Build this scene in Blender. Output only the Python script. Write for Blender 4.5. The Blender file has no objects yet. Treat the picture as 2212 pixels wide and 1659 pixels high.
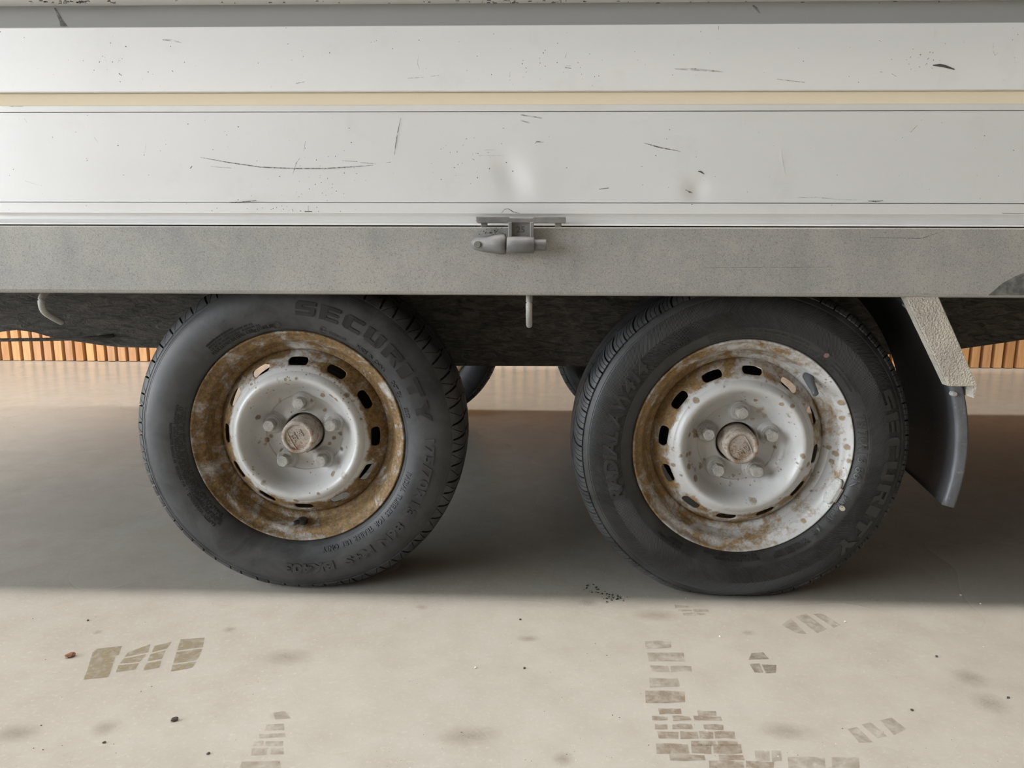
import bpy, bmesh, math, random
from mathutils import Vector, Matrix
R_ = math.radians
S = bpy.context.scene
COL = S.collection
rnd = random.Random(7)

# ------------------------------------------------------------ camera
IMG_W, IMG_H, FPX = 2212.0, 1659.0, 1662.4
PITCH, YAW, ROLL = 0.1860, 0.0301, 0.0029
CAM = Vector((0.0271, -1.2533, 0.6074))
_f = Vector((-math.sin(YAW)*math.cos(PITCH), math.cos(YAW)*math.cos(PITCH), -math.sin(PITCH)))
_r0 = Vector((math.cos(YAW), math.sin(YAW), 0)); _u0 = _r0.cross(_f)
_r = _r0*math.cos(ROLL) + _u0*math.sin(ROLL); _u = -_r0*math.sin(ROLL) + _u0*math.cos(ROLL)
cam = bpy.data.cameras.new('camera'); camo = bpy.data.objects.new('camera', cam); COL.objects.link(camo)
M = Matrix.Identity(4)
for i in range(3):
    M[i][0] = _r[i]; M[i][1] = _u[i]; M[i][2] = -_f[i]; M[i][3] = CAM[i]
camo.matrix_world = M
cam.sensor_width = 36; cam.lens = 36*FPX/IMG_W; cam.clip_start = 0.02; cam.clip_end = 200
S.camera = camo
def PX(u, v, y=None, z=None):
    """point of the world seen at pixel (u, v) on the plane y=const or z=const"""
    d = _f + _r*((u-IMG_W/2)/FPX) - _u*((v-IMG_H/2)/FPX)
    s = (z-CAM.z)/d.z if y is None else (y-CAM.y)/d.y
    return CAM + d*s

# ------------------------------------------------------------ world, exposure
W = bpy.data.worlds.new('world'); S.world = W; W.use_nodes = True
bg = W.node_tree.nodes['Background']
bg.inputs[0].default_value = (0.90, 0.955, 1.0, 1); bg.inputs[1].default_value = 13.0
S.view_settings.view_transform = 'Standard'
try: S.view_settings.look = 'None'
except Exception: pass
S.view_settings.gamma = 1; S.view_settings.use_curve_mapping = False
S.view_settings.exposure = -0.24
LAMP_W = 300.0

# ------------------------------------------------------------ node helper
class NM:
    def __init__(s, name):
        s.m = bpy.data.materials.new(name); s.m.use_nodes = True
        s.t = s.m.node_tree; s.b = s.t.nodes['Principled BSDF']; s.out = s.t.nodes['Material Output']
        s.co = s.t.nodes.new('ShaderNodeTexCoord').outputs['Object']
    def n(s, typ, **kw):
        n = s.t.nodes.new('ShaderNode'+typ)
        for k, v in kw.items(): setattr(n, k, v)
        return n
    def put(s, sock, v):
        if isinstance(v, bpy.types.NodeSocket): s.t.links.new(v, sock)
        elif isinstance(v, (tuple, list)) and len(v) == 3 and sock.type == 'RGBA': sock.default_value = (*v, 1)
        else: sock.default_value = v
    def noise(s, scale, detail=4, rough=.55, vec=None, dist=0.0):
        n = s.n('TexNoise'); s.put(n.inputs['Vector'], vec or s.co)
        n.inputs['Scale'].default_value = scale; n.inputs['Detail'].default_value = detail
        n.inputs['Roughness'].default_value = rough; n.inputs['Distortion'].default_value = dist
        return n.outputs[0]
    def voro(s, scale, vec=None, feat='F1', rand=1.0):
        n = s.n('TexVoronoi', feature=feat); s.put(n.inputs['Vector'], vec or s.co)
        n.inputs['Scale'].default_value = scale; n.inputs['Randomness'].default_value = rand
        return n.outputs['Distance']
    def sc(s, x, y, z, vec=None, loc=(0, 0, 0)):
        n = s.n('Mapping'); s.put(n.inputs[0], vec or s.co)
        n.inputs['Scale'].default_value = (x, y, z); n.inputs['Location'].default_value = loc
        return n.outputs[0]
    def ma(s, op, a, b=0.0, c=0.0, clamp=False):
        n = s.n('Math', operation=op); n.use_clamp = clamp
        s.put(n.inputs[0], a); s.put(n.inputs[1], b); s.put(n.inputs[2], c)
        return n.outputs[0]
    def mr(s, v, a, b, c=0.0, d=1.0):
        n = s.n('MapRange'); n.clamp = True; s.put(n.inputs[0], v)
        for i, q in enumerate((a, b, c, d)): s.put(n.inputs[i+1], q)
        return n.outputs[0]
    def ramp(s, v, stops):
        n = s.n('ValToRGB'); s.put(n.inputs[0], v); e = n.color_ramp.elements
        while len(e) < len(stops): e.new(0.5)
        for q, (p, c) in zip(e, stops):
            q.position = p; q.color = (c, c, c, 1) if not isinstance(c, tuple) else (*c, 1)
        return n.outputs[0]
    def mix(s, f, a, b, mode='MIX'):
        n = s.n('Mix', data_type='RGBA', blend_type=mode); s.put(n.inputs[0], f)
        s.put(n.inputs[6], a); s.put(n.inputs[7], b); return n.outputs[2]
    def xyz(s, vec=None):
        n = s.n('SeparateXYZ'); s.put(n.inputs[0], vec or s.co); return n.outputs
    def bump(s, h, strength=.3, dist=.001, nrm=None):
        n = s.n('Bump'); n.inputs['Strength'].default_value = strength; n.inputs['Distance'].default_value = dist
        s.put(n.inputs['Height'], h)
        if nrm: s.put(n.inputs['Normal'], nrm)
        return n.outputs[0]
    def fin(s, col=None, rough=.5, metal=0.0, nrm=None, spec=.5, alpha=None):
        if col is not None: s.put(s.b.inputs['Base Color'], col)
        s.put(s.b.inputs['Roughness'], rough); s.put(s.b.inputs['Metallic'], metal)
        s.put(s.b.inputs['Specular IOR Level'], spec)
        if nrm is not None: s.put(s.b.inputs['Normal'], nrm)
        if alpha is not None: s.put(s.b.inputs['Alpha'], alpha)
        return s.m
def lin(r, g, b):
    f = lambda c: (c/255/12.92) if c/255 <= .04045 else ((c/255+.055)/1.055)**2.4
    return (f(r), f(g), f(b))
def flat(name, col, rough=.5, metal=0.0, spec=.5):
    m = NM(name); return m.fin(col, rough, metal, spec=spec)

# ------------------------------------------------------------ materials
def mat_panel():
    m = NM('aluminium_panel')
    a = m.noise(3, 3, .5, m.sc(.35, 1, 2)); b = m.noise(260, 2, .5, m.sc(.05, 1, 1)); c = m.noise(14, 5, .6)
    col = m.mix(m.mr(a, .3, .7), (.79, .79, .785), (.84, .84, .835))
    col = m.mix(m.ma('MULTIPLY', m.mr(c, .58, .8), .25), col, (.60, .585, .55))
    rough = m.ma('ADD', .36, m.ma('MULTIPLY', b, .08))
    return m.fin(col, rough, .12, m.bump(m.noise(2.2, 2), .25, .02))
def mat_galv(name, big=6.0, tone=1.0):
    m = NM(name)
    n1 = m.noise(big, 5, .62); n2 = m.noise(430, 3, .65); n3 = m.noise(38, 6, .7)
    st = m.noise(9, 4, .6, m.sc(2.2, 1, .35))
    z = m.xyz()[2]
    T = lambda *c: tuple(x*tone for x in lin(*c))
    col = m.mix(m.mr(n1, .36, .66), T(148, 148, 147), T(168, 166, 160))
    col = m.mix(m.mr(n3, .48, .70, 0, .45), col, T(176, 172, 160))
    col = m.mix(m.mr(st, .55, .8, 0, .35), col, T(122, 123, 125))
    col = m.mix(m.mr(n2, .57, .70, 0, .55), col, T(98, 96, 92))
    col = m.mix(m.mr(m.noise(760, 3, .6), .56, .68, 0, .65), col, T(92, 90, 86))
    col = m.mix(m.mr(m.noise(560, 3, .6, m.sc(1, 1, 1, loc=(5, 2, 1))), .56, .68, 0, .5), col, T(196, 192, 182))
    return m.fin(col, m.mr(n3, .3, .7, .5, .72), .15, m.bump(n2, .35, .0006), .4)
def mat_bracket():
    m = NM('textured_galvanised')
    v = m.voro(330); n = m.noise(240, 4, .7); n1 = m.noise(12, 4)
    col = m.mix(m.mr(n1, .35, .7), lin(176, 169, 158), lin(202, 195, 182))
    col = m.mix(m.mr(n, .58, .75, 0, .5), col, lin(120, 112, 102))
    return m.fin(col, .75, .0, m.bump(m.ma('ADD', n, m.ma('MULTIPLY', v, .8)), .9, .0025), .3)
def mat_underseal():
    m = NM('bitumen_underseal')
    w = m.noise(55, 5, .7, m.sc(.55, 1, 1.9), 1.2); n = m.noise(160, 4, .65)
    col = m.mix(m.mr(w, .35, .7), lin(52, 49, 45), lin(100, 95, 88))
    return m.fin(col, .7, 0, m.bump(m.ma('ADD', w, m.ma('MULTIPLY', n, .35)), 1.0, .006), .35)
def mat_rubber(name, herring=False, base=(.030, .031, .033), dust=.5, smear=True):
    m = NM(name); x, y, z = m.xyz()
    r = m.ma('SQRT', m.ma('ADD', m.ma('MULTIPLY', x, x), m.ma('MULTIPLY', z, z)))
    n1 = m.noise(13, 6, .68, None, .6); n2 = m.noise(900, 2, .5); n3 = m.noise(40, 6, .75)
    col = m.mix(m.mr(n1, .38, .68, 0, dust), base, (.100, .100, .102))
    if smear: col = m.mix(m.mr(m.noise(7, 5, .7, m.sc(1, 1, 1, loc=(3, 1, 2))), .56, .66, 0, .75), col, (.020, .021, .026))
    col = m.mix(m.mr(n3, .56, .8, 0, .35), col, (.11, .107, .10))
    col = m.mix(m.mr(n2, .70, .78, 0, .5), col, (.30, .29, .27))
    nb = m.bump(n2, .12, .0004)
    if herring:
        th = m.ma('ARCTAN2', z, x)
        ph = m.ma('ADD', m.ma('MULTIPLY', th, 540/6.28318), m.ma('MULTIPLY', m.ma('ABSOLUTE', m.ma('SUBTRACT', r, .233)), 330))
        s = m.ma('PINGPONG', ph, .5)
        mask = m.ma('MULTIPLY', m.mr(r, .2045, .2055), m.mr(r, .2565, .2555))
        h = m.ma('MULTIPLY', m.mr(s, .12, .38), mask)
        nb = m.bump(h, .9, .0016, nb)
        col = m.mix(m.ma('MULTIPLY', m.ma('SUBTRACT', mask, h), .55), col, (.012, .012, .013))
    return m.fin(col, m.mr(n1, .3, .7, .42, .62), 0, nb, .42)
def mat_rim(name, seed, outer, mid, inner, tone, side):
    """white enamel with rust; outer/mid/inner = how far rust has spread on rim, slot band and dish"""
    m = NM(name); x, y, z = m.xyz()
    r = m.ma('SQRT', m.ma('ADD', m.ma('MULTIPLY', x, x), m.ma('MULTIPLY', z, z)))
    v = m.sc(1, 1, 1, loc=(seed, seed*.7, seed*.3))
    big = m.noise(22, 6, .66, v, .4); fine = m.noise(120, 5, .7, v); sp = m.noise(48, 3, .5, m.sc(1, 1, 1, loc=(seed*2, 3, 5)))
    bias = m.n('ValToRGB'); m.put(bias.inputs[0], m.mr(r, .08, .19)); e = bias.color_ramp.elements
    stops = [(0, inner), (.24, inner), (.32, mid*.55), (.40, mid), (.58, mid), (.66, outer), (1, outer)]
    while len(e) < len(stops): e.new(.5)
    for q, (p, c) in zip(e, stops): q.position = p; q.color = (c, c, c, 1)
    amt = m.ma('ADD', bias.outputs[0], m.ma('MULTIPLY', m.ma('MULTIPLY', x, m.mr(r, .12, .15)), -side))
    val = m.ma('ADD', m.ma('ADD', big, m.ma('MULTIPLY', m.ma('SUBTRACT', fine, .5), .35)), amt)
    rust = m.mr(val, .91, 1.08)
    vv = m.voro(58, m.sc(1, .4, 1, loc=(seed*2, 3, 5))); gate = m.mr(m.noise(17, 3, .5, m.sc(1, 1, 1, loc=(seed, 7, 1))), .46, .58)
    sz = m.ma('MULTIPLY', gate, .34)
    spots = m.mr(m.ma('ADD', vv, m.ma('MULTIPLY', m.ma('SUBTRACT', fine, .5), .30)), sz, m.ma('SUBTRACT', sz, .10))
    v2 = m.voro(36, m.sc(1, .4, 1, loc=(seed*5, 1, 9))); g2 = m.mr(m.noise(26, 3, .5, m.sc(1, 1, 1, loc=(seed*3, 2, 8))), .50, .60)
    s2 = m.ma('MULTIPLY', g2, .30); big2 = m.mr(m.ma('ADD', v2, m.ma('MULTIPLY', m.ma('SUBTRACT', fine, .5), .55)), s2, m.ma('SUBTRACT', s2, .22))
    v3 = m.voro(150, m.sc(1, .5, 1, loc=(seed, 4, 2))); g3 = m.ma('MULTIPLY', m.mr(m.noise(30, 3, .5, m.sc(1, 1, 1, loc=(seed*4, 6, 3))), .52, .62), .30)
    tiny = m.mr(v3, g3, m.ma('SUBTRACT', g3, .12))
    rust = m.ma('MAXIMUM', m.ma('MAXIMUM', rust, m.ma('MULTIPLY', spots, .80)), m.ma('MAXIMUM', m.ma('MULTIPLY', big2, .72), m.ma('MULTIPLY', tiny, .7)))
    rc = m.mix(m.mr(m.ma('ADD', m.ma('MULTIPLY', fine, .6), m.ma('MULTIPLY', m.noise(300, 4, .7, v), .4)), .40, .60), tone[0], tone[1])
    rc = m.mix(m.mr(m.noise(45, 5, .7, v), .55, .75, 0, .6), rc, tone[2])
    rc = m.mix(m.mr(m.noise(420, 2, .5, v), .66, .74, 0, .6), rc, (.42, .36, .26))
    paint = m.mix(m.mr(m.noise(16, 4, .6, v), .4, .7, 0, .6), (.52, .52, .515), (.42, .415, .40))
    paint = m.mix(m.mr(fine, .58, .72, 0, .5), paint, (.33, .295, .235))
    paint = m.mix(m.mr(r, .072, .060, 0, .55), paint, (.40, .385, .36))
    col = m.mix(rust, paint, rc)
    nb = m.bump(m.ma('ADD', rust, m.ma('MULTIPLY', m.ma('MULTIPLY', fine, rust), 1.2)), .35, .0012)
    return m.fin(col, m.ma('ADD', .30, m.ma('MULTIPLY', rust, .42)), 0, nb, .5)
def mat_cast():
    m = NM('cast_zinc'); n = m.noise(220, 4, .7); b = m.noise(30, 4)
    col = m.mix(m.mr(b, .35, .7), lin(104, 104, 106), lin(138, 136, 132))
    col = m.mix(m.mr(n, .58, .75, 0, .6), col, lin(84, 80, 74))
    return m.fin(col, .55, .3, m.bump(n, .5, .0007), .4)
def mat_dirtymetal(name, a, b, c, rust=.0):
    m = NM(name); n = m.noise(420, 3, .6); g = m.noise(60, 4, .6)
    col = m.mix(m.mr(g, .35, .7), a, b); col = m.mix(m.mr(n, .56, .7, 0, .8), col, c)
    if rust: col = m.mix(m.mr(m.noise(75, 5, .7), .50, .62, 0, rust), col, lin(122, 92, 66))
    return m.fin(col, .75, 0, m.bump(n, .5, .0008), .3)
def mat_plastic():
    m = NM('dusty_black_plastic'); n = m.noise(18, 5, .7, m.sc(1, 1, .4)); f = m.noise(300, 3, .6)
    yy = m.mr(m.ma('ADD', m.xyz()[1], m.ma('MULTIPLY', n, .02)), .030, -.014)
    col = m.mix(m.ma('MULTIPLY', m.mr(n, .30, .7, .35, 1), yy), (.014, .014, .015), (.15, .155, .17))
    col = m.mix(m.ma('MULTIPLY', m.mr(m.noise(60, 5, .75), .6, .72, 0, .6), yy), col, (.30, .27, .24))
    col = m.mix(m.mr(f, .62, .74, 0, .5), col, (.22, .21, .20))
    return m.fin(col, .42, 0, m.bump(f, .15, .0005), .5)
def mat_wood():
    m = NM('slat_wood'); oi = m.n('ObjectInfo').outputs['Random']
    off = m.n('CombineXYZ'); m.put(off.inputs[0], m.ma('MULTIPLY', oi, 37)); m.put(off.inputs[2], m.ma('MULTIPLY', oi, 91))
    va = m.n('VectorMath', operation='ADD'); m.put(va.inputs[0], m.co); m.put(va.inputs[1], off.outputs[0])
    g = m.noise(60, 5, .6, m.sc(1.0, 1, .06, va.outputs[0]), 1.2); k = m.noise(9, 3, .5, va.outputs[0])
    base = m.ramp(oi, [(0, lin(190, 142, 96)), (.3, lin(204, 158, 110)), (.55, lin(180, 136, 104)), (.8, lin(212, 168, 116)), (1, lin(186, 132, 88))])
    col = m.mix(m.mr(g, .45, .75, 0, .5), base, lin(128, 78, 40)); col = m.mix(m.mr(k, .6, .75, 0, .35), col, lin(168, 110, 74))
    return m.fin(col, .62, 0, m.bump(g, .2, .001), .3)
def mat_floor():
    m = NM('polished_concrete')
    n0 = m.noise(.55, 4, .55); n1 = m.noise(2.4, 6, .6); n2 = m.noise(14, 6, .68); n3 = m.noise(160, 4, .65); n4 = m.noise(700, 2, .5)
    col = m.mix(m.mr(n0, .35, .68), lin(166, 160, 151), lin(176, 172, 165))
    col = m.mix(m.mr(n1, .30, .75, 0, .40), col, lin(180, 175, 164))
    col = m.mix(m.mr(n2, .40, .80, 0, .45), col, lin(146, 138, 126))
    col = m.mix(m.mr(n3, .55, .75, 0, .4), col, lin(200, 194, 182))
    col = m.mix(m.mr(n4, .66, .76, 0, .5), col, lin(128, 120, 110))
    sw = m.noise(30, 4, .6, m.sc(.12, 1.2, 1))
    rough = m.mr(m.noise(1.6, 2, .5), .35, .7, .23, .31)
    return m.fin(col, rough, 0, m.bump(m.noise(2.4, 1, .4), .05, .003), .36)
def mat_stain(name, col, amax, scale=60, lo=.35, hi=.6, rough=.5):
    m = NM(name); n = m.noise(scale, 5, .7)
    return m.fin(col, rough, 0, alpha=m.mr(n, lo, hi, 0, amax), spec=.3)

MT = dict(
    panel=mat_panel(), cream=flat('cream_tone', (.88, .79, .62), .4), mid_grey=flat('mid_grey_tone', (.36, .36, .35), .45, .2), galv=mat_galv('galvanised_steel'), galv2=mat_galv('galvanised_rod', 20, 1.15), bracket=mat_bracket(),
    seal=mat_underseal(), rubL=mat_rubber('worn_rubber', False, (.026, .027, .029), .55),
    rubR=mat_rubber('ribbed_rubber', True, (.022, .0215, .021), .40, False),
    rubT=mat_rubber('tread_rubber', False, (.024, .024, .0255), .6, False),
    letL=flat('lettering_rubber_dark', (.013, .0135, .015), .40), letR=flat('lettering_rubber', (.024, .0235, .023), .42),
    rimL=mat_rim('rusty_white_enamel', 1.3, .60, .575, .10, (lin(86, 68, 42), lin(142, 114, 76), lin(66, 52, 34)), .1),
    rimR=mat_rim('rust_spotted_enamel', 4.1, .49, .53, .10, (lin(106, 84, 54), lin(150, 122, 82), lin(88, 70, 50)), .55),
    cast=mat_cast(), bolt=mat_dirtymetal('dusty_bolt_steel', lin(150, 148, 144), lin(178, 175, 168), lin(100, 98, 94)),
    cap=mat_dirtymetal('rusty_hub_cap', lin(158, 148, 138), lin(186, 178, 168), lin(110, 96, 84), .75),
    drum=flat('dark_iron', (.012, .011, .010), .7), plastic=mat_plastic(), wood=mat_wood(), floor=mat_floor(),
    char=flat('charcoal_wall', (.018, .019, .021), .7), white=flat('white_plaster', (.72, .71, .69), .9),
    beige=flat('beige_plaster', (.42, .355, .29), .9), ceil=flat('ceiling_paint', (.40, .395, .385), .9),
    deck=flat('brown_plywood', (.07, .05, .035), .7), weight=mat_dirtymetal('lead_grey', lin(178, 178, 176), lin(200, 199, 195), lin(140, 138, 134)),
    valve=flat('valve_rubber', (.05, .052, .055), .5), valve2=flat('grey_valve_rubber', (.085, .089, .094), .5),
    dot=flat('paint_dot', lin(168, 158, 140), .7), dotp=flat('pink_paint_dot', lin(120, 96, 92), .7),
    scratch=mat_stain('dark_scratch', (.10, .095, .085), .8, 220, .3, .55), scuff=mat_stain('grey_scuff', (.22, .21, .20), .6, 160, .35, .65),
    nick=flat('paint_nick', (.07, .065, .06), .7), chip=flat('white_chip', (.82, .81, .78), .6),
    mark=mat_stain('olive_tyre_mark', lin(142, 130, 106), .80, 75, .28, .62), markb=mat_stain('brown_tyre_mark', lin(144, 128, 110), .70, 70, .30, .64),
    faint=mat_stain('faint_tyre_mark', lin(150, 138, 122), .50, 60, .34, .66), damp=mat_stain('damp_spot', lin(128, 120, 108), .7, 60, .25, .6),
    oil=mat_stain('black_oil_fleck', lin(38, 38, 38), .95, 200, .2, .4), dirt=mat_stain('mottled_dark_grey', lin(92, 92, 90), .75, 60, .25, .6),  # mottled dark grey shared by the dirt runs and the rail's dark patch
    grit=flat('pale_grit', (.66, .63, .58), .8), gritd=flat('dark_grit', (.06, .055, .05), .8), clod=flat('brown_clod', lin(120, 82, 62), .9),
    stone=flat('dark_pebble', lin(66, 60, 54), .8))

# ------------------------------------------------------------ mesh helpers
def tag(o, label=None, cat=None, group=None, kind=None):
    if label: o['label'] = label
    if cat: o['category'] = cat
    if group: o['group'] = group
    if kind: o['kind'] = kind
    return o
def obj(name, data, parent=None, loc=None):
    o = bpy.data.objects.new(name, data); COL.objects.link(o)
    if parent: o.parent = parent
    if loc: o.location = loc
    return o
def mesh(name, vs, fs, mat, parent=None, smooth=False, loc=None, fixn=True):
    me = bpy.data.meshes.new(name); me.from_pydata([tuple(v) for v in vs], [], fs)
    if fixn:
        bm = bmesh.new(); bm.from_mesh(me); bmesh.ops.recalc_face_normals(bm, faces=bm.faces); bm.to_mesh(me); bm.free()
    me.materials.append(mat); me.update()
    if smooth: me.shade_smooth()
    return obj(name, me, parent, loc)
class MB:
    def __init__(s): s.v = []; s.f = []
    def add(s, vs, fs):
        k = len(s.v); s.v += [tuple(v) for v in vs]; s.f += [tuple(i+k for i in f) for f in fs]
    def box(s, x0, x1, y0, y1, z0, z1):
        s.add([(x, y, z) for x in (x0, x1) for y in (y0, y1) for z in (z0, z1)],
              [(0, 1, 3, 2), (4, 6, 7, 5), (0, 4, 5, 1), (2, 3, 7, 6), (0, 2, 6, 4), (1, 5, 7, 3)])
    def prism(s, poly, axis, a, b):
        """poly in the two other axes, extruded along axis from a to b"""
        n = len(poly)
        def mk(p, t): return (t, p[0], p[1]) if axis == 'x' else (p[0], t, p[1]) if axis == 'y' else (p[0], p[1], t)
        s.add([mk(p, a) for p in poly]+[mk(p, b) for p in poly],
              [tuple(range(n))[::-1], tuple(range(n, 2*n))]+[(i, (i+1) % n, n+(i+1) % n, n+i) for i in range(n)])
    def tube(s, pts, r, n=10, caps=True):
        pts = [Vector(p) for p in pts]; rings = []; k = len(s.v); rr = r if isinstance(r, (list, tuple)) else [r]*len(pts)
        up = Vector((.13, .27, .95))
        for i, p in enumerate(pts):
            t = (pts[min(i+1, len(pts)-1)]-pts[max(i-1, 0)]).normalized()
            a = t.cross(up).normalized(); b = t.cross(a)
            for j in range(n):
                q = 2*math.pi*j/n; s.v.append(tuple(p+a*math.cos(q)*rr[i]+b*math.sin(q)*rr[i]))
        for i in range(len(pts)-1):
            for j in range(n):
                s.f.append((k+i*n+j, k+i*n+(j+1) % n, k+(i+1)*n+(j+1) % n, k+(i+1)*n+j))
        if caps:
            s.f.append(tuple(range(k, k+n))[::-1]); s.f.append(tuple(range(k+(len(pts)-1)*n, k+len(pts)*n)))
    def revolve(s, prof, n=96, closed=False, cx=0.0, cz=0.0):
        k = len(s.v); m = len(prof)
        for j in range(n):
            c, q = math.cos(2*math.pi*j/n), math.sin(2*math.pi*j/n)
            for (r, y) in prof: s.v.append((cx+r*c, y, cz+r*q))
        for j in range(n):
            for i in range(m if closed else m-1):
                i2 = (i+1) % m; j2 = (j+1) % n
                s.f.append((k+j*m+i, k+j*m+i2, k+j2*m+i2, k+j2*m+i))
    def build(s, name, mat, parent=None, smooth=False, loc=None, bevel=0, fixn=True, seg=2):
        o = mesh(name, s.v, s.f, mat, parent, smooth, loc, fixn)
        if bevel:
            b = o.modifiers.new('bevel', 'BEVEL'); b.width = bevel; b.segments = seg; b.limit_method = 'ANGLE'; b.angle_limit = R_(40)
        return o
def smooth_profile(pts, sub=4):
    """Catmull-Rom through (a, b) points"""
    out = []
    for i in range(len(pts)-1):
        p0 = pts[max(i-1, 0)]; p1 = pts[i]; p2 = pts[i+1]; p3 = pts[min(i+2, len(pts)-1)]
        for k in range(sub):
            t = k/sub
            out.append(tuple(.5*((2*b)+(c-a)*t+(2*a-5*b+4*c-d)*t*t+(3*b-a-3*c+d)*t**3) for a, b, c, d in zip(p0, p1, p2, p3)))
    out.append(pts[-1]); return out
def text_mesh(txt, extrude=.02, offset=0.0, shear=0.0):
    c = bpy.data.curves.new('txt', 'FONT'); c.body = txt; c.size = 1; c.extrude = extrude; c.offset = offset; c.shear = shear
    c.resolution_u = 3; c.fill_mode = 'BOTH'
    o = bpy.data.objects.new('txt', c); COL.objects.link(o)
    bpy.context.view_layer.update()
    me = bpy.data.meshes.new_from_object(o.evaluated_get(bpy.context.evaluated_depsgraph_get()))
    vs = [tuple(v.co) for v in me.vertices]; fs = [tuple(p.vertices) for p in me.polygons]
    bpy.data.objects.remove(o); bpy.data.curves.remove(c); bpy.data.meshes.remove(me)
    return vs, fs
CAPH = .69

# ============================================================ the place
def plane_pts(u, v, z=0.0): return PX(u, v, z=z)
fl = MB(); fl.box(-30, 14, -22, 2.62, -.2, 0)
floor = fl.build('floor', MT['floor']); tag(floor, kind='structure')
WALL_Y = 2.50
wb = MB(); wb.box(-16, 9, WALL_Y+.03, WALL_Y+.2, 0, 4.2)
wall = wb.build('wall_back', MT['char']); tag(wall, kind='structure')
sl = MB(); sl.box(-.018, .018, -.012, .026, .003, .36)
slat0 = None
p_left = PX(95/13.825+.5*205/13.825, 778, y=WALL_Y-.012).x
N_SL = 131
for i in range(-14, N_SL-14):
    x = p_left + i*.0537
    if slat0 is None: slat0 = sl.build('slat', MT['wood'], wall, loc=(x, WALL_Y, 0)); o = slat0
    else: o = slat0.copy(); COL.objects.link(o); o.parent = wall; o.location = (x, WALL_Y, 0)
    o.location.y += rnd.uniform(-.002, .002)
bw = MB(); bw.box(p_left-14*.0537-.03, p_left+(N_SL-14)*.0537, WALL_Y-.014, WALL_Y+.028, .362, .385); bw.build('capping_rail', MT['wood'], wall)
wr = MB(); wr.box(6.5, 6.7, -7.2, 2.53, 0, 4.2); tag(wr.build('wall_right', MT['beige']), kind='structure')
wf = MB(); wf.box(-5.6, 6.5, -7.2, -7.0, 0, 4.2); tag(wf.build('wall_front', MT['beige']), kind='structure')
wl_ = MB(); wl_.box(-5.6, -5.4, -7.0, -5.4, 0, 3.7); wl_.box(-5.6, -5.4, .9, 2.53, 0, 3.7); wl_.box(-5.6, -5.4, -5.4, .9, 3.3, 3.7)
tag(wl_.build('wall_left', MT['beige']), kind='structure')
ce = MB(); ce.box(-5.6, 6.7, -7.2, 2.7, 3.7, 3.9); tag(ce.build('ceiling', MT['ceil']), kind='structure')
def ceiling_lamp(y, w, label):
    root = tag(obj('ceiling_lamp', None, loc=(-.5, y, 3.55)), label, 'lamp')
    b = MB(); b.box(-5.6, 5.6, -.14, .14, .01, .15); b.build('housing', MT['white'], root, bevel=.006)
    l = bpy.data.lights.new('lamp_light', 'AREA'); l.shape = 'RECTANGLE'; l.size = 11; l.size_y = .24
    l.energy = w; l.color = (1.0, .95, .88)
    obj('tube_light', l, root, (0, 0, -.005))
ceiling_lamp(-.29, LAMP_W, 'long linear ceiling lamp above the front edge of the trailer')
ceiling_lamp(1.75, LAMP_W*.7, 'long linear ceiling lamp beside the slatted wooden wall')

# ============================================================ trailer
trailer = tag(obj('flatbed_trailer', None, loc=(0, .72, 0)),
              'silver aluminium dropside trailer with tandem rusty steel wheels parked on concrete', 'trailer')
def P(name, mb, mat, parent=None, **k):
    o = mb.build(name, mat, None, **k); par = parent or trailer
    o.parent = par; o.matrix_parent_inverse = Matrix.Identity(4)
    q = par; off = Vector((0, 0, 0))
    while q: off += q.location; q = q.parent
    o.location = o.location - off
    return o
X0, X1 = -1.55, 2.6
def zat(v, y): return PX(1106, v, y=y).z
def strip(profile, mat, name, parent=None, smooth=False, back=None):
    """closed section in (y, z) extruded along x"""
    b = MB(); b.prism(profile, 'x', X0, X1); return P(name, b, mat, parent, smooth=smooth)
yU, yL = -.078, -.058
z_top0, z_top1 = zat(7, -.058), zat(54, yU)
zu1, zg0 = zat(196, yU), zat(201, -.0655)
zb1 = zat(226, yL); zgr1 = zat(241, yL); zgr2 = zat(438, yL); zl1 = zat(461.5, yL); zc1 = zat(487, -.058)
# lower board: grid with two dents
b = MB(); nx, nz = 420, 44
dA = PX(1106, 385, y=yL); dB = PX(1505, 412, y=yL); dC = PX(1465, 412, y=yL)
def dent(x, z):
    d = 0
    for (c, ax, az, dep, sh) in ((dA, .022, .030, .0032, .3), (dA+Vector((.03, 0, .0)), .035, .045, -.0015, 0), (dB, .016, .014, .0026, 0), (dC, .03, .022, -.0012, 0)):
        ux = (x-c.x+sh*(z-c.z))/ax; uz = (z-c.z)/az
        d += dep*math.exp(-(ux*ux+uz*uz))
    return d
xs = [X0, -1.6, -.8, -.3] + [-.12+.5*i/160 for i in range(161)] + [.6, 1.2, X1]
zs = [zgr1-.0005+(zgr2+.0005-zgr1+.0005)*j/nz for j in range(nz+1)]
for x in xs:
    for z in zs: b.v.append((x, yL+dent(x, z), z))
n = len(zs)
for i in range(len(xs)-1):
    for j in range(nz): b.f.append((i*n+j, (i+1)*n+j, (i+1)*n+j+1, i*n+j+1))
drop = P('dropside', b, MT['panel'], smooth=True)
drop['label'] = 'silver dropside board with two dents and fine scratches'
strip([(yL-.0004, zgr1+.0006), (yL-.0004, zb1-.0006), (yL+.0006, zb1), (-.030, zb1), (-.030, zgr1+.0006)], MT['panel'], 'upper_edge', drop)
strip([(yL+.0004, zb1), (-.0655, zg0), (-.0640, zg0+.0016), (-.030, zg0+.0016), (-.030, zb1)], MT['cream'], 'cream_strip', drop)['label'] = 'cream coloured sloping strip between the two boards'  # sloping strip in one even cream tone, warmer than the boards
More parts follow.
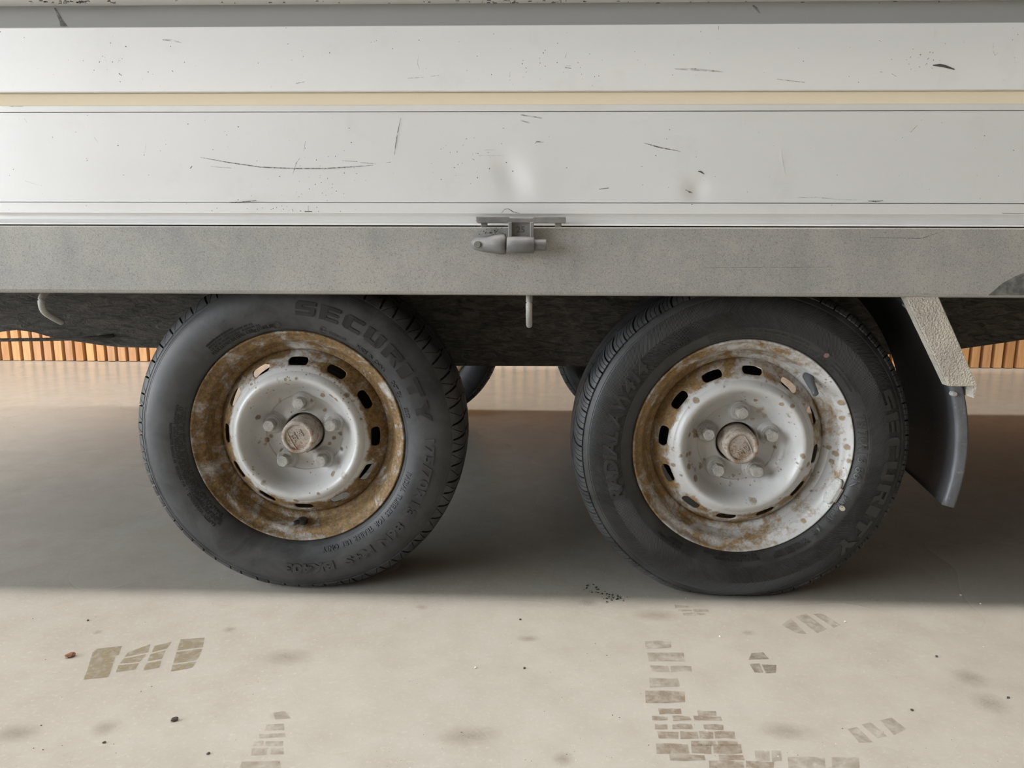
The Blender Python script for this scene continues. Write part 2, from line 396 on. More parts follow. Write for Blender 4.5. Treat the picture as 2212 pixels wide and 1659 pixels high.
strip([(yL-.0004, zgr2-.0006), (yL-.0004, zl1), (yL+.012, zl1), (-.030, zl1), (-.030, zgr2-.0006)], MT['panel'], 'lower_edge', drop)
strip([(yL+.0070, zgr1+.002), (yL+.0070, zgr2-.002), (-.030, zgr2-.002), (-.030, zgr1+.002)], MT['panel'], 'board_core', drop)
strip([(yU+.0012, z_top1), (yU, z_top1-.0012), (yU, zu1+.0008), (yU+.0008, zu1), (-.074, zu1-.0002), (-.074, zg0+.0016), (-.030, zg0+.0016), (-.030, z_top1)], MT['panel'], 'upper_board', drop)
strip([(-.086, z_top0+.22), (-.086, z_top0+.0035), (-.084, z_top0+.0012), (-.058, z_top0), (-.030, z_top0), (-.030, z_top0+.22)], MT['panel'], 'top_rail', drop)
strip([(-.058, z_top0), (yU+.0012, z_top1), (-.030, z_top1), (-.030, z_top0)], MT['mid_grey'], 'recessed_strip', drop)['label'] = 'mid-grey recess under the top rail'  # recess in one even mid-grey tone, darker than the boards
cove = [(-.049, zl1), (-.0482, zl1-.004), (-.0488, zl1-.009), (-.0515, zl1-.014), (-.056, zc1+.003), (-.0590, zc1), (-.030, zc1), (-.030, zl1)]
strip(cove, MT['panel'], 'bottom_channel', drop)
# side rail (bent steel C-section)
yR = -.064; zr0, zr1 = zat(490, yR), zat(638.5, yR)
b = MB(); c_out = [(-.030, zr0), (yR+.002, zr0), (yR, zr0-.002), (yR, zr1+.006), (yR+.0018, zr1+.0018), (yR+.006, zr1), (-.030, zr1), (-.030, zr1+.004), (yR+.007, zr1+.004), (yR+.004, zr1+.007), (yR+.004, zr0-.004), (-.030, zr0-.004)]
b.prism(c_out, 'x', X0, X1); rail = P('side_rail', b, MT['galv'])
# deck and far side
b = MB(); b.box(X0, X1, -.044, 1.50, zr0+.002, zr0+.022); P('deck', b, MT['deck'])
b = MB(); b.box(X0, X1, 1.50, 1.505, zr1, zr0); P('side_rail', b, MT['galv'])
b = MB(); b.box(X0, X1, 1.49, 1.51, zr0+.024, z_top0+.2); P('dropside', b, MT['panel'])
for x in (X0+.01, X1-.03):
    b = MB(); b.box(x, x+.02, -.04, 1.488, zr0+.024, z_top0+.2); P('end_board', b, MT['panel'])
# chassis beams
yB = .205
prof_px = [(-420, 742), (-200, 742), (-60, 726), (0, 717), (35, 713), (70, 717), (110, 728), (160, 737), (220, 746), (260, 750), (350, 752), (600, 790), (760, 789), (1400, 792), (1560, 793), (1860, 770), (2080, 753), (2212, 734), (2420, 708), (2700, 690)]
low = [PX(u, v, y=yB) for u, v in prof_px]
poly = [(p.x, p.z) for p in low] + [(low[-1].x, zr0), (low[0].x, zr0)]
b = MB(); b.prism(poly, 'y', yB, yB+.05); P('chassis_beam', b, MT['seal'])
b = MB(); b.prism(poly, 'y', 1.19, 1.24); P('chassis_beam', b, MT['seal'])
b = MB(); b.box(X0, low[0].x, yB, yB+.05, .46, zr0); P('beam_end', b, MT['seal'])
for x in (-1.6, -1.1, -.0, .95, 1.6):
    b = MB(); b.box(x-.025, x+.025, yB+.052, 1.188, zr0-.06, zr0); P('cross_member', b, MT['seal'])
for s, h in ((-1, .2746), (1, .2654)):
    b = MB(); b.tube([(s*.375, .14, h), (s*.375, 1.30, h)], .026, 14); P('axle', b, MT['drum'])
# brake rod along the left
a0 = PX(-30, 735, y=yB-.012); a1 = PX(175, 732, y=yB-.012)
b = MB(); b.tube([a0-Vector((.9, 0, 0)), a0, a1, a1+Vector((.06, .008, .006))], .0032, 8); P('brake_rod', b, MT['seal'], smooth=True)

# hooks
def hook(px, top, label=None):
    b = MB(); x = px; zt = top
    pts = smooth_profile([(.010, zt+.012), (-.020, zt+.006), (-.044, zt-.006), (-.0485, zt-.018), (-.044, zt-.030), (-.026, zt-.041), (-.002, zt-.052)], 5)
    b.tube([(x, y, z) for y, z in pts], .0052, 12); return P('rope_hook', b, MT['galv2'], smooth=True)
hook(PX(92, 650, y=-.045).x, zr1); hook(PX(1143, 660, y=-.045).x, zr1)

# ------------------------------------------------------------ hinge
hroot = obj('hinge', None, trailer); hc = PX(1126, 500, y=yR); hroot.location = hc-trailer.location
hroot['label'] = 'cast zinc hinge with stamped 25 and locking pin'
def HP(u, v): q = PX(u, v, y=-.082)-hc; return q.x, q.z
def hbox(b, u0, v0, u1, v1, y0, y1):
    x0, z1_ = HP(u0, v0); x1, z0_ = HP(u1, v1); b.box(x0, x1, y0-hc.y, y1-hc.y, z0_, z1_)
def H(name, b, mat='cast', **k):
    o = b.build(name, MT[mat], hroot, **k); return o
b = MB(); pl = [HP(u, v) for u, v in ((1028, 468), (1098, 468), (1102, 471), (1149, 471), (1153, 468), (1221, 468), (1222, 471), (1222, 482), (1150, 481), (1098, 481), (1032, 482), (1028, 478))]
b.prism(pl, 'y', -.086-hc.y, -.068-hc.y); H('hinge_bar', b, bevel=.0012)
b = MB(); hbox(b, 1098, 480, 1106, 516, -.088, -.066); H('side_rib', b, bevel=.001)
b = MB(); hbox(b, 1145, 480, 1153, 516, -.088, -.066); H('side_rib', b, bevel=.001)
b = MB(); hbox(b, 1105, 480, 1146, 516, -.080, -.066); H('web_plate', b)
vs, fs = text_mesh('25', .05, .015); x0, z0 = HP(1115, 502); sc_ = .0125
b = MB(); b.add([(x0+v[0]*sc_*1.05, -.0803-hc.y-v[2]*.012, z0+v[1]*sc_) for v in vs], fs); H('stamped_number', b, 'nick')
zc_ = HP(1126, 529)[1]; yc_ = -.084-hc.y
def xtube(b, u0, u1, r, n=20, yc=yc_, zc=zc_):
    xa, xb = HP(u0, 529)[0], HP(u1, 529)[0]
    b.tube([(xa, yc, zc), (xa+.0015, yc, zc), (xb-.0015, yc, zc), (xb, yc, zc)], [r*.9, r, r, r*.9], n)
b = MB(); xtube(b, 1095, 1154, .0125); H('barrel', b, smooth=True)
b = MB(); xtube(b, 1150, 1180, .0085); H('hinge_pin', b, smooth=True)
for u in (1044, 1205):
    b = MB(); hbox(b, u-6, 481, u+8, 491, -.078, -.068); H('rivet_foot', b, bevel=.001)
b = MB(); L = []
for (u, hw, yo, d) in ((1017, .004, -.071, .004), (1024, .009, -.072, .007), (1040, .0115, -.075, .010), (1062, .0135, -.079, .014), (1080, .0155, -.080, .017), (1089, .0155, -.080, .016), (1093, .0140, -.079, .013)):
    xx = HP(u, 529)[0]; k = len(b.v); zz = HP(1060, 527)[1]
    for j in range(14):
        q = 2*math.pi*j/14; b.v.append((xx, yo-hc.y+math.sin(q)*d*.9, zz+math.cos(q)*hw))
    L.append(k)
for i in range(len(L)-1):
    for j in range(14): b.f.append((L[i]+j, L[i]+(j+1) % 14, L[i+1]+(j+1) % 14, L[i+1]+j))
b.f.append(tuple(range(L[0], L[0]+14))[::-1]); b.f.append(tuple(range(L[-1], L[-1]+14)))
H('locking_knob', b, smooth=True)
b = MB(); xa = HP(1031, 529)[0]; b.tube([(xa, -.082-hc.y, HP(1060, 527)[1]-.001), (xa, -.0868-hc.y, HP(1060, 527)[1]-.001)], [.0056, .0048], 14); H('knob_boss', b)

# ------------------------------------------------------------ rear bracket and mudguard
def bp(u, v): q = PX(u, v, y=-.058); return (q.x, q.z)
b = MB(); A, Bq, C_, D_ = bp(1952, 632), bp(2023, 632), bp(2112, 835), bp(2048, 834)
b.prism([A, Bq, C_, D_], 'y', -.060, -.056); br = P('mudguard_bracket', b, MT['bracket'], bevel=.0018)
b = MB(); E_ = (C_[0]-.002, C_[1]-.020); F_ = (C_[0]-.020, C_[1]-.016)
dx, dz = (Bq[0]-C_[0]), (Bq[1]-C_[1]); ln = math.hypot(dx, dz); nxn, nzn = dz/ln, -dx/ln
th = .003
b.prism([Bq, C_, (C_[0]-.001, C_[1]-.019), (C_[0]-.004, C_[1]-.0185), (C_[0]-.0045, C_[1]-.004), (Bq[0]-.0035, Bq[1])], 'y', -.0555, -.022); P('bracket_flange', b, MT['bracket'], br)
b = MB(); b.prism([A, D_, (D_[0]+.0022, D_[1]), (A[0]+.0025, A[1])], 'y', -.0555, -.040); P('bracket_flange', b, MT['bracket'], br)
RW = (.375, .2654)
def arc_pt(a, r, y): return (RW[0]+r*math.cos(a), y, RW[1]+r*math.sin(a))
b = MB(); NA = 40; a0_, a1_ = R_(-11.5), R_(47)
sect = [(-.036, .008), (-.034, -.004), (-.027, -.0065), (-.018, 0.0), (.0, .004), (.06, .006), (.13, .006), (.175, 0.0)]
sect = smooth_profile(sect, 3); RG = .338
def guard(a0, a1, n, b, t=.0025):
    m = len(sect); k = len(b.v)
    for i in range(n+1):
        a = a0+(a1-a0)*i/n
        cut = 0.0
        for (y, dr) in sect:
            # rounded, slanted lower end: front reaches lower than the back
            aa = a + (0.0 if i > 6 else (R_(-3.5)*(1-i/6)*(1-abs(y+.005)/.2)))
            b.v.append(arc_pt(aa, RG+dr, y))
        for (y, dr) in sect:
            aa = a + (0.0 if i > 6 else (R_(-3.5)*(1-i/6)*(1-abs(y+.005)/.2)))
            b.v.append(arc_pt(aa, RG+dr+t, y))
    for i in range(n):
        o0, o1 = k+i*2*m, k+(i+1)*2*m
        for j in range(m-1):
            b.f.append((o0+j, o0+j+1, o1+j+1, o1+j)); b.f.append((o0+m+j, o1+m+j, o1+m+j+1, o0+m+j+1))
        b.f.append((o0, o1, o1+m, o0+m)); b.f.append((o0+m-1, o0+2*m-1, o1+2*m-1, o1+m-1))
    for e in (k, k+n*2*m):
        for j in range(m-1): b.f.append((e+j, e+m+j, e+m+j+1, e+j+1))
guard(a0_, a1_, NA, b); mg = P('mudguard', b, MT['plastic'], smooth=True)
mg['label'] = 'dusty black plastic mudguard behind the rear wheel'
q = PX(2067, 853, y=-.045)
b = MB(); b.tube([(q.x, -.030, q.z), (q.x, -.040, q.z)], [.0045, .0035], 10); P('mudguard_screw', b, MT['bolt'], mg)

# ------------------------------------------------------------ wheels
TY = smooth_profile([(.1790, .0100), (.1832, .0030), (.1885, -.0050), (.1960, -.0105), (.2080, -.0155), (.2230, -.0175), (.2380, -.0160), (.2500, -.0120), (.2595, -.0060), (.2660, .0000)], 4)
def ysurf(r):
    if r <= TY[0][0]: return TY[0][1]
    for (ra, ya), (rb, yb) in zip(TY, TY[1:]):
        if ra <= r <= rb: return ya+(yb-ya)*(r-ra)/max(rb-ra, 1e-9)
    return TY[-1][1]
YC = .070
# outer tread surface by arclength parameter s in 0..1 over the front half: (r, y)
SH = smooth_profile([(.2640, -.0030), (.2715, .0030), (.2775, .0110), (.2812, .0220), (.2830, .0400), (.2838, .0560), (.2840, .0700)], 6)
def sh(s):
    t = s*(len(SH)-1); i = min(int(t), len(SH)-2); f = t-i
    return tuple(SH[i][k]*(1-f)+SH[i+1][k]*f for k in (0, 1))
def sh2(s):
    if s <= 1: return sh(s)
    r, y = sh(2-s); return r, 2*YC-y
def squash(v, h):
    x, y, z = v; lim = -h+.0012
    if z < lim+.012:
        d = lim+.012-z; z2 = lim+.012-.012*(1-math.exp(-d/.012)); y += (YC-y)*-.12*min(1, d/.02) if y < YC else 0
        z = z2
    return (x, y, z)
def tyre_block(b, thL, thR, s0, s1, n, depth, h, extra=0.0):
    """block between angles thL(s), thR(s) over s0..s1 of the tread section"""
    k = len(b.v)
    for i in range(n+1):
        s = s0+(s1-s0)*i/n; r, y = sh2(s)
        rr, yy = r-depth, y+(depth*.5*(1-min(s, 2-s)) if s < 1 else -depth*.5*(1-min(s, 2-s)))
        for th in (thL(s), thR(s)):
            b.v.append(squash(((r+extra)*math.cos(th), y, (r+extra)*math.sin(th)), h))
        for th in (thL(s), thR(s)): b.v.append(squash((rr*math.cos(th), yy, rr*math.sin(th)), h))
    for i in range(n):
        o, p = k+4*i, k+4*i+4
        b.f += [(o, o+1, p+1, p), (o, p, p+2, o+2), (o+1, o+3, p+3, p+1)]
    b.f += [(k, k+2, k+3, k+1), (k+4*n, k+4*n+1, k+4*n+3, k+4*n+2)]

def letters_on(name, root, mat, vsfs_list, h, kind=None):
    if name == 'fine_lettering' and not kind and len(vsfs_list) > 1:
        for it in vsfs_list: letters_on(name, root, mat, [it], h)
        return
    b = MB()
    for (vs, fs, th0, th1, r0, hh, lift, wtot) in vsfs_list:
        out = []
        for (x, y, z) in vs:
            r = r0+y*hh; th = th0+(th1-th0)*x/wtot
            out.append(squash((r*math.cos(th), ysurf(r)-.0001-max(0, z)*lift+(0 if z > 0 else .0012), r*math.sin(th)), h))
        b.add(out, fs)
    o = b.build(name, mat, root)
    if kind: o['kind'] = kind
    return o
def arc_text(txt, a0, a1, r0, hh, lift=.0009, offset=0.0, shear=0.0):
    vs, fs = text_mesh(txt, 1.0, offset, shear)
    x0 = min(v[0] for v in vs); x1 = max(v[0] for v in vs)
    return ([(v[0]-x0, v[1]/CAPH, v[2]) for v in vs], fs, R_(a0), R_(a1), r0, hh, lift, x1-x0)
def quad_letters(word, a0, a1, r0, hh, lift=.0012, gap=.22, widths={}):
    G = {
     'S': [[(0, .74), (1, .74), (1, 1), (.12, 1)], [(0, .42), (.32, .42), (.32, .74), (0, .74)], [(.32, .42), (1, .42), (1, .60), (.32, .60)], [(.70, .24), (1, .24), (1, .42), (.70, .42)], [(0, 0), (.9, 0), (1, .24), (0, .24)]],
     'E': [[(0, 0), (.38, 0), (.38, 1), (0, 1)], [(.38, .78), (1, .78), (1, 1), (.38, 1)], [(.38, .40), (.92, .40), (.92, .60), (.38, .60)], [(.38, 0), (1, 0), (1, .22), (.38, .22)]],
     'C': [[(.16, 0), (.42, 0), (.42, 1), (.16, 1)], [(0, .18), (.16, 0), (.16, 1), (0, .82)], [(.42, .76), (1, .76), (1, 1), (.42, 1)], [(.42, 0), (1, 0), (1, .24), (.42, .24)]],
     'U': [[(0, .16), (.36, .28), (.36, 1), (0, 1)], [(0, .16), (.16, 0), (.9, 0), (.66, .28)], [(0, .16), (.66, .28), (.36, .28)], [(.66, .28), (.9, 0), (1, .12), (1, 1), (.66, 1)]],
     'R': [[(0, 0), (.36, 0), (.36, 1), (0, 1)], [(.36, .78), (.9, .78), (1, .92), (.9, 1), (.36, 1)], [(.72, .48), (1, .52), (1, .92), (.9, .78), (.72, .78)], [(.36, .36), (1, .52), (.72, .56), (.36, .52)], [(.52, .40), (.80, .46), (1.06, 0), (.72, 0)]],
     'I': [[(0, 0), (1, 0), (1, 1), (0, 1)]],
     'T': [[(0, .72), (1, .72), (1, 1), (0, 1)], [(.30, 0), (.68, 0), (.68, .72), (.30, .72)]],
     'Y': [[(.32, 0), (.66, 0), (.66, .40), (.32, .48)], [(0, 1), (.40, 1), (.60, .62), (.66, .40), (.32, .48)], [(.60, .62), (.78, 1), (1.08, 1), (.66, .40)]]}
    out = []; x = 0; items = []
    for ch in word:
        w = widths.get(ch, 1.0); items.append((ch, x, w)); x += w+gap
    tot = x-gap
    for ch, xo, w in items:
        for pl in G[ch]:
            n = len(pl); vs = [(xo+p[0]*w, p[1], -1) for p in pl]+[(xo+p[0]*w, p[1], 1) for p in pl]
            fs = [tuple(range(n, 2*n))]+[(i, (i+1) % n, n+(i+1) % n, n+i) for i in range(n)]
            out.append((vs, fs, R_(a0), R_(a1), r0, hh, lift, tot))
    return out
def dashes(a0, a1, r0, hh, rs, lift=.0006):
    """illegible rows of tiny moulded print"""
    out = []; x = 0.0; vs = []; fs = []
    while x < 1:
        w = rs.uniform(.006, .016); 
        if rs.random() < .82:
            for (px, py, qx, qy) in ((0, 0, .35, 1), (.35, .75 if rs.random() < .5 else 0, 1, 1 if rs.random() < .5 else .3)):
                k = len(vs); q = [(x+px*w, py), (x+qx*w, py), (x+qx*w, max(qy, py+.25)), (x+px*w, max(qy, py+.25))]
                vs += [(c[0], c[1], -1) for c in q]+[(c[0], c[1], 1) for c in q]
                fs += [(k+4, k+5, k+6, k+7)]+[(k+i, k+(i+1) % 4, k+4+(i+1) % 4, k+4+i) for i in range(4)]
        x += w*1.3
    return [(vs, fs, R_(a0), R_(a1), r0, hh, lift, 1.0)]
def ring_line(b, r, w, lift, h, n=180):
    for j in range(n):
        a, c = 2*math.pi*j/n, 2*math.pi*(j+1)/n; q = []
        for th in (a, c):
            for rr, l in ((r-w, -.0006), (r, lift), (r+w, -.0006)):
                q.append(squash((rr*math.cos(th), ysurf(rr)-l, rr*math.sin(th)), h))
        b.add(q, [(0, 1, 4, 3), (1, 2, 5, 4)])
def disc_on(name, root, mat, a, r, rad, h, ring=None):
    b = MB(); n = 20; c = (r*math.cos(R_(a)), r*math.sin(R_(a)))
    def pt(q, rd, l):
        x, z = c[0]+rd*math.cos(q), c[1]+rd*math.sin(q); return squash((x, ysurf(math.hypot(x, z))-l, z), h)
    if ring:
        q = [2*math.pi*i/n for i in range(n)]; k = 0
        b.v = [pt(t, rad, .0009) for t in q]+[pt(t, rad-ring, .0009) for t in q]
        b.f = [(i, (i+1) % n, n+(i+1) % n, n+i) for i in range(n)]
        return b
    b.v = [pt(2*math.pi*i/n, rad, .0016) for i in range(n)]; b.f = [tuple(range(n))]
    return b.build(name, mat, root)

def rim_meshes(root, mat, slot_off, bolts_off):
    b = MB(); N = 144
    outer = smooth_profile([(.1835, .0045), (.1836, .0010), (.1818, -.0016), (.1795, -.0006), (.1770, .0035), (.1735, .0075), (.1690, .0105), (.1655, .0150), (.1635, .0220), (.1615, .0290), (.1570, .0350), (.1520, .0385), (.1480, .0420), (.1462, .0470)], 3)
    b.revolve(outer, N)
    back = [(.1462, .047), (.1462, .085), (.158, .098), (.166, .106), (.168, .132), (.176, .138), (.183, .140), (.184, .137), (.178, .133), (.170, .128), (.168, .104), (.148, .083), (.148, .047), (.166, .022), (.170, .013), (.1835, .0045)]
    b.revolve(back, N)
    rim = b.build('rim', mat, root, smooth=True)
    # disc: slot band with real holes
    b = MB(); r_in, r_out = .1145, .1452
    def ydisc(r): # conical band rising towards the bulge
        t = (r-r_in)/(r_out-r_in); t = max(0, min(1, t)); return .0085+(.0440-.0085)*(t**1.25)
    K = 40; sw, shh = .0168, .0066; rs = .1290
    for s in range(12):
        thc = R_(slot_off+30*s); k0 = len(b.v); rings = []
        dirs = []
        hw = R_(15.0)
        # boundary of the sector cell and of the slot, sampled on matching angles
        for i in range(K):
            q = 2*math.pi*i/K; c, z = math.cos(q), math.sin(q)
            mx = max(abs(c), abs(z)); cx, cz = c/mx, z/mx
            dirs.append((cx, cz, c, z))
        def cell(cx, cz): # square -> (theta, r)
            return thc+cx*hw, (rs+(r_out-rs)*cz if cz > 0 else rs+(rs-r_in)*cz)
        def slot(c, z, g=0.0):
            # stadium
            L = sw-shh; a = shh+g
            px = L*max(-1, min(1, c*2.2)); qx, qz = px+a*c, a*z
            return thc-qx/rs, rs+qz
        R0 = [cell(-cx, cz) for cx, cz, c, z in dirs]
        R2 = [slot(c, z, .0016) for cx, cz, c, z in dirs]
        R1 = [((p[0]+q[0])/2, (p[1]+q[1])/2) for p, q in zip(R0, R2)]
        R3 = [slot(c, z) for cx, cz, c, z in dirs]
        for rg, dep in ((R0, 0), (R1, 0), (R2, 0), (R3, .0012), (R3, .0045)):
            rings.append(len(b.v))
            for th, r in rg: b.v.append((r*math.cos(th), ydisc(r)+dep, r*math.sin(th)))
        for a, c in zip(rings, rings[1:]):
            for i in range(K): b.f.append((a+i, a+(i+1) % K, c+(i+1) % K, c+i))
    dish = smooth_profile([(r_in, .0085), (.1120, .0055), (.1085, .0025), (.1040, .0005), (.0990, .0022), (.0940, .0085), (.0895, .0175), (.0855, .0270), (.0810, .0345), (.0755, .0390), (.0700, .0415), (.0675, .0418), (.0665, .0438), (.0640, .0442)], 3)
    dish += [(.0605, .0440), (.0400, .0440), (.0375, .0425), (.0355, .0430), (.0345, .0460), (.0335, .0560)]
    b.revolve(dish, N)
    b.revolve([(r_out, .044), (.1475, .0478)], N)
    disc = b.build('wheel_disc', mat, root, smooth=True, fixn=False)
    bm = bmesh.new(); bm.from_mesh(disc.data); bmesh.ops.remove_doubles(bm, verts=bm.verts, dist=.00025)
    bmesh.ops.recalc_face_normals(bm, faces=bm.faces); bm.to_mesh(disc.data); bm.free(); disc.data.shade_smooth()
    # brake drum behind
    b = MB(); b.revolve([(.0, .062), (.118, .062), (.128, .070), (.128, .120), (.0, .121)], 48); b.build('brake_drum', MT['drum'], root)
    # bosses and bolts
    for k in range(5):
        a = R_(bolts_off+72*k); cx, cz = .056*math.cos(a), .056*math.sin(a)
        b = MB(); b.revolve(smooth_profile([(.0210, .0445), (.0185, .0420), (.0165, .0375), (.0155, .0345), (.0135, .0335), (.0100, .0340)], 2), 28, cx=cx, cz=cz); b.build('bolt_boss', mat, root, smooth=True)
        b = MB(); ro = rnd.uniform(0, 1)
        hexr = [.0112]*6
        rings = []
        for (rr, y) in ((.0145, .0345), (.0145, .0318), (.0124, .0308)):
            rings.append([(cx+rr*math.cos(2*math.pi*i/24), y, cz+rr*math.sin(2*math.pi*i/24)) for i in range(24)])
        for (f, y, cir) in ((1, .0308, 0), (1, .0175, 0), (.93, .0152, .6), (.80, .0148, 1)):
            rg = []
            for i in range(24):
                q = 2*math.pi*i/24; qq = ((q+ro) % (math.pi/3))-math.pi/6
                hx = .0108*math.cos(math.pi/6)/math.cos(qq)
                rr = (hx*(1-cir)+.0104*cir)*f; rg.append((cx+rr*math.cos(q), y, cz+rr*math.sin(q)))
            rings.append(rg)
        for rg in rings: b.v += rg
        for i in range(len(rings)-1):
            for j in range(24): b.f.append((i*24+j, i*24+(j+1) % 24, (i+1)*24+(j+1) % 24, (i+1)*24+j))
        b.f.append(tuple(range((len(rings)-1)*24, len(rings)*24)))
        b.build('lug_bolt', MT['bolt'], root)
    # hub cap with emblem
    b = MB(); b.revolve(smooth_profile([(.0315, .0600), (.0312, .0400), (.0302, .0200), (.0294, .0100), (.0282, .0055), (.0262, .0036), (.0235, .0034), (.0222, .0042), (.0212, .0062), (.0190, .0066), (.0001, .0066)], 2), 48)
    cap = b.build('hub_cap', MT['cap'], root, smooth=True)
def emblem(root, rot, flip):
    b = MB()
    def T(x, z): return (x*math.cos(rot)-z*math.sin(rot), x*math.sin(rot)+z*math.cos(rot))
    for txt, x0, z0, s in (('BP', -.0115, .0018, .0120), ('REL', -.0125, -.0090, .0105)):
        vs, fs = text_mesh(txt, 1.0, .03)
        b.add([(*[T(x0+v[0]*s, z0+v[1]*s)[0]], .0068-(.0018 if v[2] > 0 else 0), T(x0+v[0]*s, z0+v[1]*s)[1]) for v in vs], fs)
    pts = [(-.0195+.039*i/10, -.0118-.0016*math.sin(math.pi*i/10)*flip) for i in range(11)]
    b.tube([(T(*p)[0], .0062, T(*p)[1]) for p in pts], .0009, 6)
    b.build('emblem', MT['cap'], root)

def make_wheel(x, h, side):
    root = obj('wheel', None, trailer); root.location = Vector((x, 0, h))-trailer.location
    rub = MT['rub'+side]
    # carcass
    b = MB()
    prof = [(.176, .030), (.1785, .018)] + TY + [(.2640+.002, .0015)]
    und = [(.2660, .0040), (.2715, .0110), (.2760, .0225), (.2782, .0400), (.2790, .0560), (.2792, .0700)]
    prof += und
    back = [(r, 2*YC-y) for r, y in reversed(prof[:-1])]
    b.revolve(prof+back, 180); b.v = [squash(v, h) for v in b.v]
    ty = b.build('tyre', rub, root, smooth=True)
    # tread
    NB = 66; p = 2*math.pi/NB; rs = random.Random(11 if side == 'L' else 12)
    rest = MB()
    ths = [0.0]; 
    for i in range(NB): ths.append(ths[-1]+rs.choice((.82, 1.0, 1.18)))
    ths = [t*2*math.pi/ths[-1] for t in ths]
    for i in range(NB):
        t0, t1 = ths[i], ths[i+1]; w = t1-t0; b = MB()
        if side == 'L':
            g = .0036/.28; lean = .22*w
            s0, s1 = .02, .62
            L_ = lambda s, t0=t0: t0+g*.5+lean*(s-s0)/(s1-s0)
            R2 = lambda s, t1=t1: t1-g*.5+lean*(s-s0)/(s1-s0)
            def dg(s, t0=t0, w=w):
                t = (s-s0)/(.40-s0); return t0+g*.5+lean*(s-s0)/(s1-s0)+(w-g)*(.86-.66*min(1, max(0, t)))
            D1 = lambda s: dg(s)-.0007/.28
            D2 = lambda s: dg(s)+.0007/.28
            tyre_block(b, L_, D1, s0, s1, 7, .0046, h); tyre_block(b, D2, R2, s0, s1, 7, .0046, h)
            for (sa, sb, sk) in ((.66, .93, .5), (.97, 1.03+.0, 0), (1.07, 1.34, -.5), (1.38, 1.98, -.2)):
                a_ = lambda s, t0=t0, sk=sk, sa=sa: t0+w*.3+g*.5+sk*w*(s-sa)
                c_ = lambda s, t1=t1, sk=sk, sa=sa: t1+w*.3-g*.5+sk*w*(s-sa)
                if sk == 0: a_ = lambda s, t0=t0: t0; c_ = lambda s, t1=t1: t1
                tyre_block(rest, a_, c_, sa, sb, 3 if sb < 1.5 else 6, .0046, h)
        else:
            s0, s1 = .10, .60; g = .0030/.28; lean = -.75*w
            cur = lambda s: lean*((s-s0)/(s1-s0))**2
            sub = 3
            for k in range(sub):
                ga = g if k == 0 else .0010/.28; gb = g if k == sub-1 else .0010/.28
                La = lambda s, k=k, ga=ga, t0=t0, w=w: t0+w*k/sub+ga*.5+cur(s)
                Ra = lambda s, k=k, gb=gb, t0=t0, w=w: t0+w*(k+1)/sub-gb*.5+cur(s)
                tyre_block(b, La, Ra, s0, s1, 7, .0050, h)
            for (sa, sb) in ((.645, .90), (.93, 1.07), (1.10, 1.355)):
                tyre_block(rest, lambda s, t0=t0: t0, lambda s, t1=t1: t1-.0008/.28*(1 if sb < .91 else 0), sa, sb, 2, .0055, h)
            tyre_block(rest, lambda s, t0=t0: t0+g*.5, lambda s, t1=t1: t1-g*.5, 1.40, 1.90, 5, .0055, h)
        b.build('tread_block', MT['rubT'], root)
    tag(rest.build('tread_rows', MT['rubT'], root), kind='stuff')
    for r, w, l in (((.1895, .0006, .0005), (.2585, .0007, .0007), (.2555, .0005, .0004)) if side == 'L' else ((.2035, .0006, .0006), (.2585, .0008, .0008), (.1850, .0006, .0006))):
        b = MB(); ring_line(b, r, w, l, h); b.build('sidewall_ring', rub, root, smooth=True)
    lm = MT['let'+side]; rs = random.Random(5)
    if side == 'L':
        letters_on('raised_lettering', root, lm, quad_letters('SECURITY', 86.5, 9.5, .2120, .0235, .0018, .24, {'I': .55}), h)
        letters_on('raised_lettering', root, rub, [arc_text('175/70R13', 1.5, -34.5, .2210, .0145, .0018, .045)], h)
        letters_on('raised_lettering', root, rub, [arc_text('86N', -39, -52.5, .2210, .0145, .0018, .045)], h)
        letters_on('raised_lettering', root, rub, [arc_text('M+S', -56, -70, .2200, .0145, .0018, .045)], h)
        letters_on('raised_lettering', root, rub, [arc_text('BK403', -75, -97.5, .2200, .0145, .0018, .055)], h)
        letters_on('fine_lettering', root, rub, [arc_text('RADIAL  TUBELESS  FOR  TRAILER  USE  ONLY', -16, -79, .1945, .0080, .0013, .02)], h)
        letters_on('fine_lettering', root, lm, [arc_text('MADE  IN  CHINA', 55.5, 37.5, .1915, .0060, .0012), arc_text('DOT DU', 31.5, 22.5, .1920, .0060, .0012), arc_text('3207', 17, 11.5, .1930, .0060, .0012),
            arc_text('0236145', 70.5, 61.5, .1905, .0050, .0006), arc_text('MAX LOAD RATING 530kg (1168LBS)', 132, 97.5, .1910, .0062, .0013)], h)
        pr = []
        for k, (e0, e1) in enumerate(((131, 104), (131, 107), (131, 116))): pr += dashes(e0, e1, .1985+.0048*k, .0032, rs)
        letters_on('moulded_print', root, lm, pr, h, 'stuff')
        letters_on('fine_lettering', root, lm, [arc_text('SAFETY WARNING', 226.5, 207, .2065, .0055, .0008)], h)
        pr = dashes(205, 172, .2072, .0036, rs)
        for k in range(4): pr += dashes(228-k*.5, 164, .2015-.0042*k, .0030, rs)
        letters_on('moulded_print', root, lm, pr, h, 'stuff')
        b = disc_on('x', root, lm, 73.5, .1935, .0062, h, .0009); b2 = disc_on('x', root, lm, 95.8, .1945, .0060, h, .0007); b2.build('approval_circle', lm, root)
        vs, fs = text_mesh('E4', 1.0); 
        k = arc_text('E4', 74.7, 72.3, .1917, .0040, .0006); out = []
        for (x_, y_, z_) in k[0]:
            r = k[4]+y_*k[5]; t = k[2]+(k[3]-k[2])*x_/k[7]; out.append((r*math.cos(t), ysurf(r)-.0001-max(0, z_)*.0006, r*math.sin(t)))
